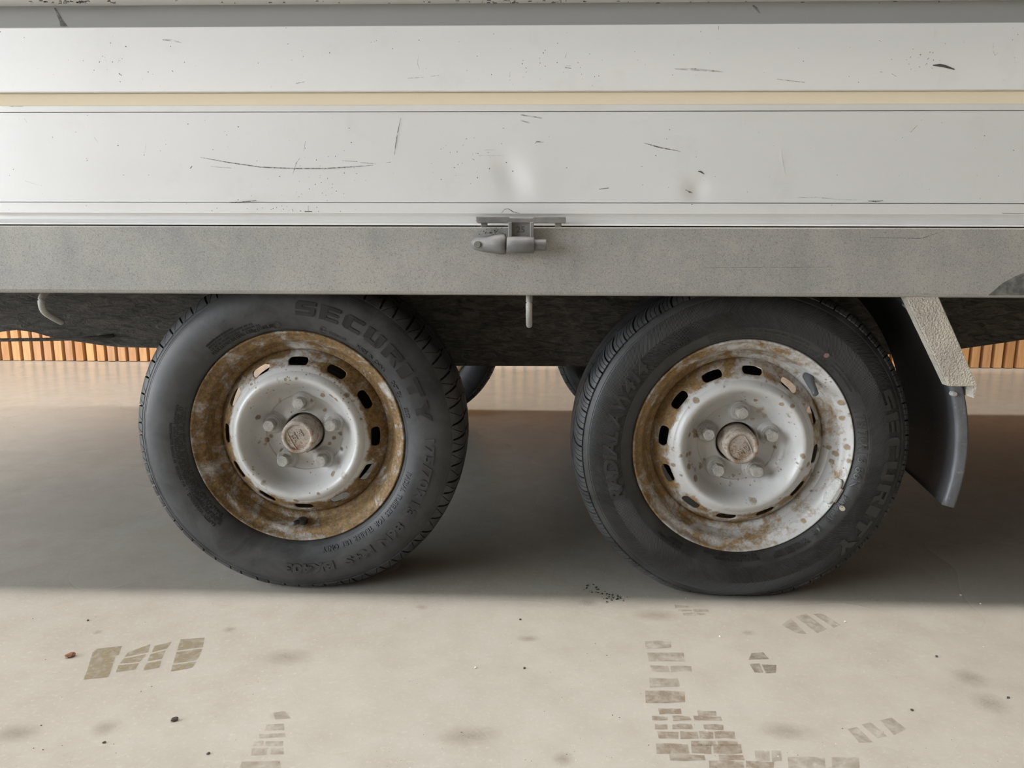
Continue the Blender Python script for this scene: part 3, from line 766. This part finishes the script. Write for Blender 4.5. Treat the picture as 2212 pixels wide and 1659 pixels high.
        b.build('approval_circle', lm, root); b = MB(); b.add(out, k[1]); b.build('approval_code', lm, root)
    else:
        letters_on('raised_lettering', root, lm, quad_letters('SECURITY', 25.5, -46.5, .2275, .0235, .0016, .20, {'I': .5}), h)
        letters_on('raised_lettering', root, lm, [arc_text('RADIAL AW414', 203.0, 139.5, .2120, .0215, .0015, .035, .18)], h)
        letters_on('raised_lettering', root, lm, [arc_text('175/70R13 86N', 20.5, -19.0, .1880, .0110, .0016, .01)], h)
        letters_on('fine_lettering', root, lm, [arc_text('EXTRA LOAD', -24.3, -40.5, .1865, .0078, .0014, .01), arc_text('M+S', -44.5, -49.5, .1870, .0070, .0014, .01),
            arc_text('TREAD PLIES: 1 POLYESTER + 2 STEEL', 280.5, 252, .1860, .0042, .0012), arc_text('SIDEWALL PLY: 1 POLYESTER', 281, 258, .1915, .0042, .0012),
            arc_text('0375833', 241.0, 233.0, .1900, .0046, .0012), arc_text('026314 S2WR2', 241.0, 226.5, .1965, .0046, .0012),
            arc_text('MAX LOAD 530KG (1168LBS)', -53, -72, .1945, .0042, .0012), arc_text('MAX PRESS 340KPA (50PSI)', -54, -71, .1890, .0042, .0012),
            arc_text('SAFETY WARNING', 110.5, 93, .1975, .0052, .0008), arc_text('TRAILER USE', 131, 119, .2065, .0070, .0012)], h)
        pr = dashes(92, 62, .1975, .0036, rs)
        for k in range(2): pr += dashes(110, 50-6*k, .1920-.0045*k, .0030, rs)
        pr += dashes(48, 30, .1990, .0028, rs)+dashes(48, 31, .1930, .0028, rs)
        letters_on('moulded_print', root, lm, pr, h, 'stuff')
        b = disc_on('x', root, lm, 244.3, .1945, .0068, h, .0010)
        k = arc_text('E4', 245.8, 242.8, .1925, .0045, .0006); out = []
        for (x_, y_, z_) in k[0]:
            r = k[4]+y_*k[5]; t = k[2]+(k[3]-k[2])*x_/k[7]; out.append((r*math.cos(t), ysurf(r)-.0001-max(0, z_)*.0006, r*math.sin(t)))
        b.build('approval_circle', lm, root); b = MB(); b.add(out, k[1]); b.build('approval_code', lm, root)
        for a in (147, 128, 86, 71, 56, 34, 15.5, -3, -20, -37, -56, -78, -97, 252, 232, 216, 180, 162):
            b = MB(); a = R_(a); q = []
            for r, dl in ((.1955 if rs.random() < .5 else .1985, 0), (.2035, 0)):
                for e in (-.0004, .0004):
                    q.append(squash((r*math.cos(a+e/r), ysurf(r)-.0007, r*math.sin(a+e/r)), h))
            b.add(q, [(0, 1, 3, 2)]); b.build('tick_mark', lm, root)
        o = disc_on('paint_dot', root, MT['dot'], -30.5, .1945, .0042, h); o = disc_on('paint_dot', root, MT['dotp'], 53, .2000, .0040, h)
    # rim, disc, bolts
    rim_meshes(root, MT['rim'+side], 89.4 if side == 'L' else 83.5, 90.5 if side == 'L' else 89.0)
    emblem(root, R_(-62) if side == 'L' else R_(118), 1)
    # valve
    b = MB()
    if side == 'L':
        a = R_(-92); c0 = Vector((.1590*math.cos(a), .030, .1590*math.sin(a)))
        b.tube([c0, c0+Vector((-.001, -.010, .004)), c0+Vector((-.004, -.020, .006))], [.0080, .0072, .0050], 16)
        b.tube([c0+Vector((-.004, -.020, .006)), c0+Vector((-.0065, -.032, .0075)), c0+Vector((-.007, -.034, .0078))], [.0042, .0042, .0034], 14)
        b.build('valve_stem', MT['valve'], root, smooth=True)
    else:
        a = R_(47.5); c0 = Vector((.1610*math.cos(a), .030, .1610*math.sin(a)))
        b.tube([c0, c0+Vector((-.001, -.012, -.004)), c0+Vector((-.002, -.026, -.011)), c0+Vector((-.001, -.036, -.017)), c0+Vector((-.001, -.044, -.022)), c0+Vector((-.0008, -.045, -.0225))], [.0085, .0080, .0062, .0052, .0050, .0042], 16)
        b.build('valve_stem', MT['valve2'], root, smooth=True)
        # balance weight clipped on the flange
        b = MB(); n = 14
        for i in range(n+1):
            t = i/n; th = R_(-17.5-15.5*t); e = min(1, math.sin(math.pi*min(1, max(0, t)))**.4*1.0) if 0 < t < 1 else .25
            for (r, y) in ((.1792, -.0022), (.1745, .0006), (.1685, .0058), (.1655, .0105)):
                rm = .1730; rr = rm+(r-rm)*e; b.v.append((rr*math.cos(th), y-.0022*e, rr*math.sin(th)))
            for (r, y) in ((.1792, .0015), (.1745, .0062), (.1685, .0118), (.1655, .0150)):
                rm = .1730; rr = rm+(r-rm)*e; b.v.append((rr*math.cos(th), y, rr*math.sin(th)))
        for i in range(n):
            o, p_ = 8*i, 8*i+8
            for j in range(3): b.f.append((o+j, o+j+1, p_+j+1, p_+j))
            b.f.append((o, p_, p_+4, o+4)); b.f.append((o+3, o+7, p_+7, p_+3))
        b.f.append((0, 1, 2, 3, 7, 6, 5, 4)); b.f.append(tuple(8*n+q for q in (0, 1, 2, 3, 7, 6, 5, 4)))
        b.build('balance_weight', MT['weight'], root, smooth=True)
        b = MB()
        for i in range(6):
            th = R_(-22-8*i/5)
            for (r, y) in ((.1765, -.0042), (.1800, -.0046), (.1838, -.0030), (.1845, .0015)):
                b.v.append((r*math.cos(th), y, r*math.sin(th)))
        for i in range(5):
            for j in range(3): b.f.append((4*i+j, 4*i+j+1, 4*i+5+j, 4*i+4+j))
        b.build('weight_clip', MT['weight'], root)
    return root
wl = make_wheel(-.375, .2746, 'L'); wl['label'] = 'wheel with rust-covered rim and chunky slotted tread'
wr_ = make_wheel(.375, .2654, 'R'); wr_['label'] = 'wheel with rust-spotted white rim and herringbone sidewall'
# wheels on the far side: same carcass, seen from behind
for src, x, h in ((wl, -.375, .2746), (wr_, .375, .2654)):
    r2 = obj('wheel', None, trailer); r2.location = Vector((x, 1.455, h))-trailer.location; r2.rotation_euler.z = math.pi
    for ch in src.children:
        base = ch.name.split('.')[0]
        if base in ('tyre', 'tread_rows', 'rim', 'wheel_disc', 'brake_drum', 'hub_cap'):
            c = ch.copy(); COL.objects.link(c); c.parent = r2
    far = MB()
    for ch in src.children:
        if ch.name.split('.')[0] == 'tread_block': far.add([v.co for v in ch.data.vertices], [tuple(p.vertices) for p in ch.data.polygons])
    tag(far.build('tread_shoulder', MT['rubT'], r2), kind='stuff')

# ============================================================ wear and dirt
def ribbon(name, pts, w, y, mat, parent, taper=True):
    """thin scratch lying on the upright plane y"""
    q = [PX(u, v, y=y) for u, v in pts]; b = MB(); n = len(q)
    for i, p in enumerate(q):
        t = (q[min(i+1, n-1)]-q[max(i-1, 0)]).normalized(); nn = Vector((-t.z, 0, t.x))
        f = 1.0 if not taper or 0 < i < n-1 else .35
        for e in (-1, 1): b.v.append(p+nn*(e*w*.5/1330*f))
    for i in range(n-1): b.f.append((2*i, 2*i+1, 2*i+3, 2*i+2))
    return P(name, b, MT[mat], parent, fixn=False)
EPS = .0006
def scr(pts, w=1.6, mat='scratch', name='scratch'):
    v = sum(p[1] for p in pts)/len(pts)
    y = yU if v < 199 else yL
    return ribbon(name, pts, w, y-EPS-.0006, mat, drop)
for pts, w, mt in (
    ([(351, 86), (369, 87), (392, 92)], 4, 'scuff'), ([(639, 180), (658, 177)], 2, 'scratch'), ([(20, 230), (51, 230)], 2, 'scratch'),
    ([(52, 256), (59, 265)], 2, 'scuff'), ([(316, 309), (313, 331)], 1.2, 'scuff'),
    ([(433, 340), (494, 351), (563, 361), (636, 364), (700, 364), (750, 361), (806, 357)], 1.8, 'scratch'), ([(456, 360), (500, 363)], 1.6, 'scratch'),
    ([(660, 305), (656, 326)], 1.4, 'scratch'), ([(648, 341), (640, 352), (632, 378)], 1.4, 'scratch'), ([(55, 391), (90, 402)], 1.5, 'scuff'), ([(495, 437.5), (519, 437), (554, 433)], 3, 'scratch'),
    ([(658, 457), (674, 457)], 5, 'nick'), ([(666, 444), (666, 456)], 1.5, 'nick'), ([(203, 296), (212, 308)], 1.5, 'scuff'), ([(411, 364), (415, 359)], 4, 'nick'),
    ([(257, 158), (260, 162)], 3.5, 'nick'), ([(371, 152), (374, 155)], 3, 'nick'),
    ([(866, 255), (859, 286), (855, 311), (852, 335)], 1.8, 'scratch'), ([(881, 169), (915, 167)], 4, 'scuff'), ([(930, 165), (948, 163)], 4, 'scuff'),
    ([(739, 347), (772, 349)], 4.5, 'scuff'), ([(778, 351), (812, 354)], 5, 'scuff'), ([(835, 351), (845, 350)], 2, 'scratch'), ([(1156, 310), (1159, 306), (1174, 307)], 2.4, 'scratch'),
    ([(1033, 336), (1087, 336)], 1.5, 'scuff'), ([(1047, 324), (1073, 324)], 1.5, 'scuff'), ([(1391.5, 309), (1412, 315), (1427, 319), (1470, 327)], 2.2, 'scratch'),
    ([(1294, 408.7), (1315, 406)], 2.8, 'nick'), ([(1083, 461), (1090, 452), (1098, 451), (1109, 458), (1123, 461)], 1.5, 'scratch'),
    ([(1217, 143), (1233, 142)], 3, 'scuff'), ([(1221, 146), (1234, 147.5)], 3, 'scratch'), ([(1224, 114), (1221, 125)], 1.8, 'scratch'), ([(1102, 155), (1101, 166)], 1.5, 'scratch'),
    ([(1125, 248), (1170, 255)], 7, 'scuff'), ([(1124, 260), (1145, 266)], 7, 'scuff'), ([(904, 119), (902, 137), (906, 150)], 1.2, 'scuff'),
    ([(1458, 149), (1500, 150), (1561, 155)], 5, 'scuff'), ([(1481, 410), (1490, 415), (1496, 417)], 3, 'scratch'), ([(1679, 171), (1738, 178)], 5, 'scuff'),
    ([(2015, 141), (2030, 141), (2041, 143), (2062, 150)], 5, 'nick'), ([(1967, 286), (1981, 271)], 2, 'scratch'), ([(1875, 434), (1891, 435), (1908, 433.5)], 2.6, 'scratch'),
    ([(1722, 427), (1764, 426), (1809, 431), (1851, 432)], 1.2, 'scuff'), ([(1508, 370), (1514, 371), (1521, 376)], 3, 'nick'), ([(2165, 460.5), (2212, 461)], 2, 'nick'),
    ([(1926, 159), (1936, 165)], 2, 'scratch'), ([(1901, 155), (1906, 156)], 2, 'scratch'), ([(1688, 309), (1687, 338), (1693, 370), (1701, 388)], 1.4, 'chip'),
    ([(1629, 131), (1631, 150)], 3, 'chip'), ([(2030, 155), (2024, 185)], 4, 'chip'), ([(2018, 65), (2016, 82)], 4, 'chip'), ([(2202, 374), (2198, 410)], 2.5, 'chip'),
    ([(1943, 122), (1950, 122)], 4, 'chip'), ([(1511, 166), (1516, 169), (1515, 176), (1511, 178)], 1.8, 'chip'), ([(1615, 228), (1620, 231)], 4, 'chip'),
    ([(1552, 56), (1552, 64)], 2, 'nick'), ([(2146, 92), (2145, 110), (2150, 120), (2156, 113)], 1.3, 'scuff')):
    scr(pts, w, mt)
rs = random.Random(21)
def specks(n, box, mat, smin, smax, name, dense=()):
    b = MB()
    for i in range(n):
        if dense and rs.random() < .45:
            c = rs.choice(dense); u, v = rs.gauss(c[0], c[2]), rs.gauss(c[1], c[3])
        else: u, v = rs.uniform(box[0], box[2]), rs.uniform(box[1], box[3])
        if 192 < v < 243 or v < 57 or v > 458: continue
        y = (yU if v < 199 else yL+dent(*(lambda q: (q.x, q.z))(PX(u, v, y=yL))))-.0011; q = PX(u, v, y=y); r = rs.uniform(smin, smax)/1330; m = 6
        a = rs.uniform(0, 3); e = rs.uniform(.5, 1)
        pts = [(q.x+r*math.cos(a+2*math.pi*k/m)*e, y, q.z+r*math.sin(a+2*math.pi*k/m)) for k in range(m)]
        b.add(pts, [tuple(range(m))])
    tag(P(name, b, MT[mat], drop, fixn=False), kind='stuff')
specks(330, (0, 58, 2212, 456), 'nick', .35, 1.25, 'paint_nicks', ((720, 380, 45, 30), (660, 400, 40, 25), (1180, 150, 45, 22), (1990, 135, 25, 14), (240, 130, 40, 30), (1010, 350, 40, 30), (620, 450, 60, 4)))
specks(110, (1480, 60, 2212, 450), 'chip', .5, 1.5, 'paint_chips')
# scuffed edge of the top rail and the channel
b = MB()
for i in range(90):
    u = rs.choice((rs.gauss(1110, 90), rs.gauss(160, 40), rs.uniform(0, 2212))); q = PX(u, rs.uniform(1, 7), y=-.0865)
    w = rs.uniform(.5, 5)/1330; h_ = rs.uniform(.4, 1.3)/1330
    b.add([(q.x-w, -.0865, q.z-h_), (q.x+w, -.0865, q.z-h_), (q.x+w*.7, -.0865, q.z+h_), (q.x-w*.6, -.0865, q.z+h_)], [(0, 1, 2, 3)])
tag(P('edge_nicks', b, MT['nick'], drop, fixn=False), kind='stuff')
def on_slope(u, v):  # point on the sloping grey strip
    z0_, z1_ = z_top0, z_top1; y = -.068
    for _ in range(6):
        q = PX(u, v, y=y); t = (q.z-z0_)/(z1_-z0_); y = -.058+(yU+.0012+.058)*t
    q = PX(u, v, y=y); q.y -= .0009; return q
def slope_ribbon(pts, ws, mat, name):
    b = MB()
    for (u, v), w in zip(pts, ws): b.v += [on_slope(u-w/2, v), on_slope(u+w/2, v)]
    for i in range(len(pts)-1): b.f.append((2*i, 2*i+1, 2*i+3, 2*i+2))
    P(name, b, MT[mat], drop, fixn=False)
slope_ribbon([(119, 17), (124, 26), (129, 38), (134, 48), (139, 57)], [4, 5, 7, 9, 16], 'dirt', 'dirt_run')
slope_ribbon([(1627, 12), (1631, 16), (1641, 29)], [4, 8, 2], 'dirt', 'dirt_run')
slope_ribbon([(565, 27), (587, 27.5)], [2, 4], 'scuff', 'scuff_mark')
# rail: darker curved patch at the lower right, soil spots over the knob
b = MB(); b.v = [PX(u, v, y=yR-.0006) for u, v in ((2135, 638), (2150, 625), (2165, 612), (2190, 598), (2215, 588), (2262, 584), (2310, 590), (2350, 606), (2385, 638))]; b.f = [tuple(range(9))]
P('dark_patch', b, MT['dirt'], rail, fixn=False)
b = MB()
for i in range(46):
    u, v = rs.gauss(1065, 12), rs.gauss(501, 3.2); q = PX(u, v, y=yR-.0006); r = rs.uniform(.4, 1.4)/1330
    b.add([(q.x+r*math.cos(k*1.257), yR-.0006, q.z+r*math.sin(k*1.257)) for k in range(5)], [(0, 1, 2, 3, 4)])
tag(P('soil_specks', b, MT['nick'], rail, fixn=False), kind='stuff')
for pts, w in (([(190, 574), (217, 588)], 1.3), ([(425, 547), (445, 543)], 1.3), ([(1020, 591), (1035, 596)], 1.3), ([(1878, 513), (1990, 515), (2027, 503)], 1.3), ([(1520, 578), (1800, 577)], 1.2), ([(1185, 565), (1180, 580)], 1.1), ([(440, 502), (443, 497)], 2)):
    ribbon('scratch', pts, w, yR-.0006, 'scratch', rail)

# prints and stains on the floor
ZF = .0005
def fpoly(name, pts, mat, z=ZF, ox=0, oy=0, k=1.0):
    b = MB(); b.v = [PX(ox+u/k, oy+v/k, z=z) for u, v in pts]; b.f = [tuple(range(len(pts)))]
    return b.build(name, MT[mat], floor, fixn=False)
A = dict(ox=0, oy=1250, k=2.0); Bz = dict(ox=1106, oy=1250, k=2.0)
for pl in ([(400, 318), (420, 302), (528, 290), (512, 330), (498, 335), (480, 395), (468, 424), (360, 436), (378, 390), (390, 350)],
           [(552, 318), (650, 282), (640, 318), (538, 338)], [(535, 345), (632, 326), (606, 358), (516, 366)], [(512, 374), (600, 364), (585, 392), (500, 404)],
           [(668, 290), (742, 272), (722, 300), (655, 318)], [(650, 326), (716, 308), (700, 345), (636, 356)], [(634, 364), (696, 354), (688, 384), (618, 396)],
           [(780, 262), (884, 254), (876, 296), (765, 310)], [(762, 316), (874, 302), (852, 352), (748, 366)], [(746, 372), (848, 358), (830, 384), (738, 400)]):
    fpoly('tyre_print', pl, 'mark', **A)
rows = [(484, 536, [(572, 745)], 'markb'), (560, 584, [(634, 726)], 'markb'), (592, 612, [(604, 672), (690, 770), (782, 905)], 'markb'), (570, 592, [(800, 880)], 'markb'),
        (628, 652, [(616, 670), (690, 776), (826, 912)], 'markb'), (660, 690, [(628, 718), (726, 802), (808, 866), (876, 960)], 'markb'),
        (700, 724, [(770, 880), (888, 975)], 'markb'), (714, 756, [(622, 760), (770, 860), (868, 990)], 'markb'), (760, 786, [(680, 830), (890, 1000)], 'markb'), (788, 818, [(850, 1000), (1010, 1130)], 'markb'),
        (268, 300, [(572, 684)], 'faint'), (320, 356, [(586, 740)], 'faint'), (376, 402, [(598, 676), (684, 772)], 'faint'), (430, 470, [(590, 720)], 'faint'),
        (115, 124, [(700, 765)], 'faint'), (132, 142, [(716, 776), (784, 845)], 'faint'), (146, 158, [(738, 836)], 'faint'), (740, 790, [(1050, 1110), (1120, 1165)], 'faint'), (770, 818, [(1190, 1350), (1380, 1500)], 'faint')]
for v0, v1, sp, mt in rows:
    for (u0, u1) in sp:
        j = lambda: rs.uniform(-3, 3)
        fpoly('tyre_print', [(u0+j(), v0+j()), ((u0+u1)/2, v0+j()), (u1+j(), v0+j()+2), (u1+4+j(), v1+j()), ((u0+u1)/2+3, v1+j()), (u0+4+j(), v1+j())], mt, **Bz)
for pl in ([(1035, 322), (1085, 318), (1110, 346), (1022, 350)], [(1025, 368), (1070, 366), (1086, 406), (1048, 404)], [(1078, 370), (1142, 372), (1140, 406), (1096, 408)]): fpoly('tyre_print', pl, 'damp', **Bz)
for pl in ([(1165, 200), (1205, 170), (1275, 240), (1230, 236)], [(1225, 165), (1270, 150), (1360, 218), (1320, 236)], [(1300, 152), (1340, 150), (1420, 200), (1390, 212)],
           [(1450, 650), (1490, 640), (1560, 706), (1500, 708)], [(1510, 630), (1550, 620), (1620, 680), (1580, 690)], [(1590, 612), (1640, 600), (1705, 650), (1650, 676)]): fpoly('tyre_print', pl, 'faint', **Bz)
for pl in ([(1150, 630), (1225, 626), (1230, 654), (1142, 658)], [(1118, 672), (1230, 666), (1236, 684), (1120, 690)], [(1100, 702), (1140, 700), (1138, 722), (1092, 724)], [(1148, 702), (1224, 702), (1222, 724), (1142, 724)],
           [(1088, 732), (1160, 730), (1150, 762), (1084, 764)], [(1172, 730), (1226, 730), (1226, 758), (1168, 760)], [(1045, 790), (1210, 786), (1215, 818), (1035, 818)], [(1180, 580), (1230, 572), (1258, 604), (1190, 608)]): fpoly('tyre_print', pl, 'faint', **A)
mS = NM('soft_damp_stain'); x_, y_, z_ = mS.xyz()
rr_ = mS.ma('SQRT', mS.ma('ADD', mS.ma('MULTIPLY', x_, x_), mS.ma('MULTIPLY', y_, y_)))
wv = mS.n('TexCoord').outputs['Generated']
MT['soft'] = mS.fin(lin(138, 127, 112), .5, 0, spec=.3, alpha=mS.ma('MULTIPLY', mS.mr(mS.ma('ADD', rr_, mS.ma('MULTIPLY', mS.ma('SUBTRACT', mS.noise(2.2, 4, .6), .5), .5)), 1.0, .1, 0, .36), mS.mr(mS.noise(9, 4, .7), .25, .6)))
dm = MB(); dm.v = [(1.25*math.cos(2*math.pi*k/28), 1.25*math.sin(2*math.pi*k/28), 0) for k in range(28)]; dm.f = [tuple(range(28))]
d0 = None
for u, v, ru, rv in ((1270, 1302, 26, 10), (1140, 1380, 28, 8), (1217, 1640, 26, 18), (1616, 1367, 18, 7), (496, 1360, 17, 8), (911, 1312, 16, 6), (604, 1546, 24, 10), (228, 1572, 36, 22), (35, 1584, 60, 22), (2095, 1465, 42, 22), (210, 1366, 12, 6), (620, 1420, 60, 20), (1420, 1330, 60, 14), (1700, 1580, 70, 22), (1010, 1590, 80, 24), (2140, 1520, 50, 26)):
    c = PX(u, v, z=0); rx = abs(PX(u+ru, v, z=0).x-c.x); ry = abs(PX(u, v-rv, z=0).y-c.y)
    if d0 is None: d0 = dm.build('floor_stain', MT['soft'], floor, fixn=False); o = d0
    else: o = d0.copy(); COL.objects.link(o); o.parent = floor
    o.location = (c.x, c.y, .0003+rnd.uniform(0, .00012)); o.scale = (rx, ry, 1); o.rotation_euler.z = rnd.uniform(-.2, .2)
b = MB()
for i in range(70):
    t = rs.random(); u, v = 1266+80*t+rs.gauss(0, 6), 1262+32*t**.6+rs.gauss(0, 5); q = PX(u, v, z=.0006); r = rs.uniform(.5, 2.6)/1000
    b.add([(q.x+r*math.cos(k*1.047)*rs.uniform(.6, 1.2), q.y+r*math.sin(k*1.047)*rs.uniform(.6, 1.4), .0006) for k in range(6)], [tuple(range(6))])
tag(b.build('oil_flecks', MT['oil'], floor, fixn=False), kind='stuff')
def grit(n, mat, smin, smax, label, name):
    b = MB()
    for i in range(n):
        u, v = rs.uniform(-60, 2270), 1659-(1659-900)*rs.random()**1.3; q = PX(u, v, z=0)
        s = rs.uniform(smin, smax)*(.5+rs.random()**3)
        a = rs.uniform(0, 6)
        vs = [(q.x+s*math.cos(a+k*1.571)*rs.uniform(.6, 1.2), q.y+s*math.sin(a+k*1.571)*rs.uniform(.6, 1.2), s*.35) for k in range(4)]+[(q.x, q.y, s*.95), (q.x, q.y, 0)]
        b.add(vs, [(0, 1, 4), (1, 2, 4), (2, 3, 4), (3, 0, 4), (1, 0, 5), (2, 1, 5), (3, 2, 5), (0, 3, 5)])
    tag(b.build(name, MT[mat]), label, 'grit', kind='stuff')
grit(900, 'grit', .0004, .0010, 'fine pale grit scattered over the concrete floor', 'pale_grit')
grit(420, 'gritd', .0004, .0010, 'fine dark grit scattered over the concrete floor', 'dark_grit')
def pebble(u, v, r, mat, label, cat, group=None, name='pebble', seed=0):
    q = PX(u, v, z=0); rr = random.Random(seed); bm = bmesh.new(); bmesh.ops.create_icosphere(bm, subdivisions=2, radius=1)
    for vv in bm.verts: vv.co *= rr.uniform(.72, 1.1); vv.co.z *= .62
    lo = min(vv.co.z for vv in bm.verts)
    for vv in bm.verts: vv.co = Vector((vv.co.x*r*1.25, vv.co.y*r, (vv.co.z-lo)*r))
    me = bpy.data.meshes.new(name); bm.to_mesh(me); bm.free(); me.materials.append(MT[mat])
    o = obj(name, me, loc=(q.x, q.y, 0)); o.rotation_euler.z = rr.uniform(0, 6)
    tag(o, label, cat, group)
pebble(152, 1419, .0058, 'clod', 'crumbly reddish-brown clod of dirt beside the olive tyre print', 'dirt clod', name='dirt_clod', seed=3)
pebble(378, 1557, .0040, 'stone', 'largest dark pebble lying alone on the front concrete', 'pebble', seed=4)
for i, (u, v) in enumerate(((1124, 1339), (190, 1341), (225, 1605), (450, 1629), (1133, 1444), (2023, 1419), (2178, 1508), (1970, 1535))):
    pebble(u, v, .0019, 'stone', 'tiny dark pebble on the open concrete in front of the wheels', 'pebble', 'tiny dark pebbles', seed=10+i)
for i, (u, v) in enumerate(((1027, 1443), (1825, 1344), (1555, 1376), (2118, 1305), (2075, 1286))):
    pebble(u, v, .0018, 'grit', 'tiny white pebble on the concrete in front of the trailer', 'pebble', 'tiny white pebbles', seed=30+i)
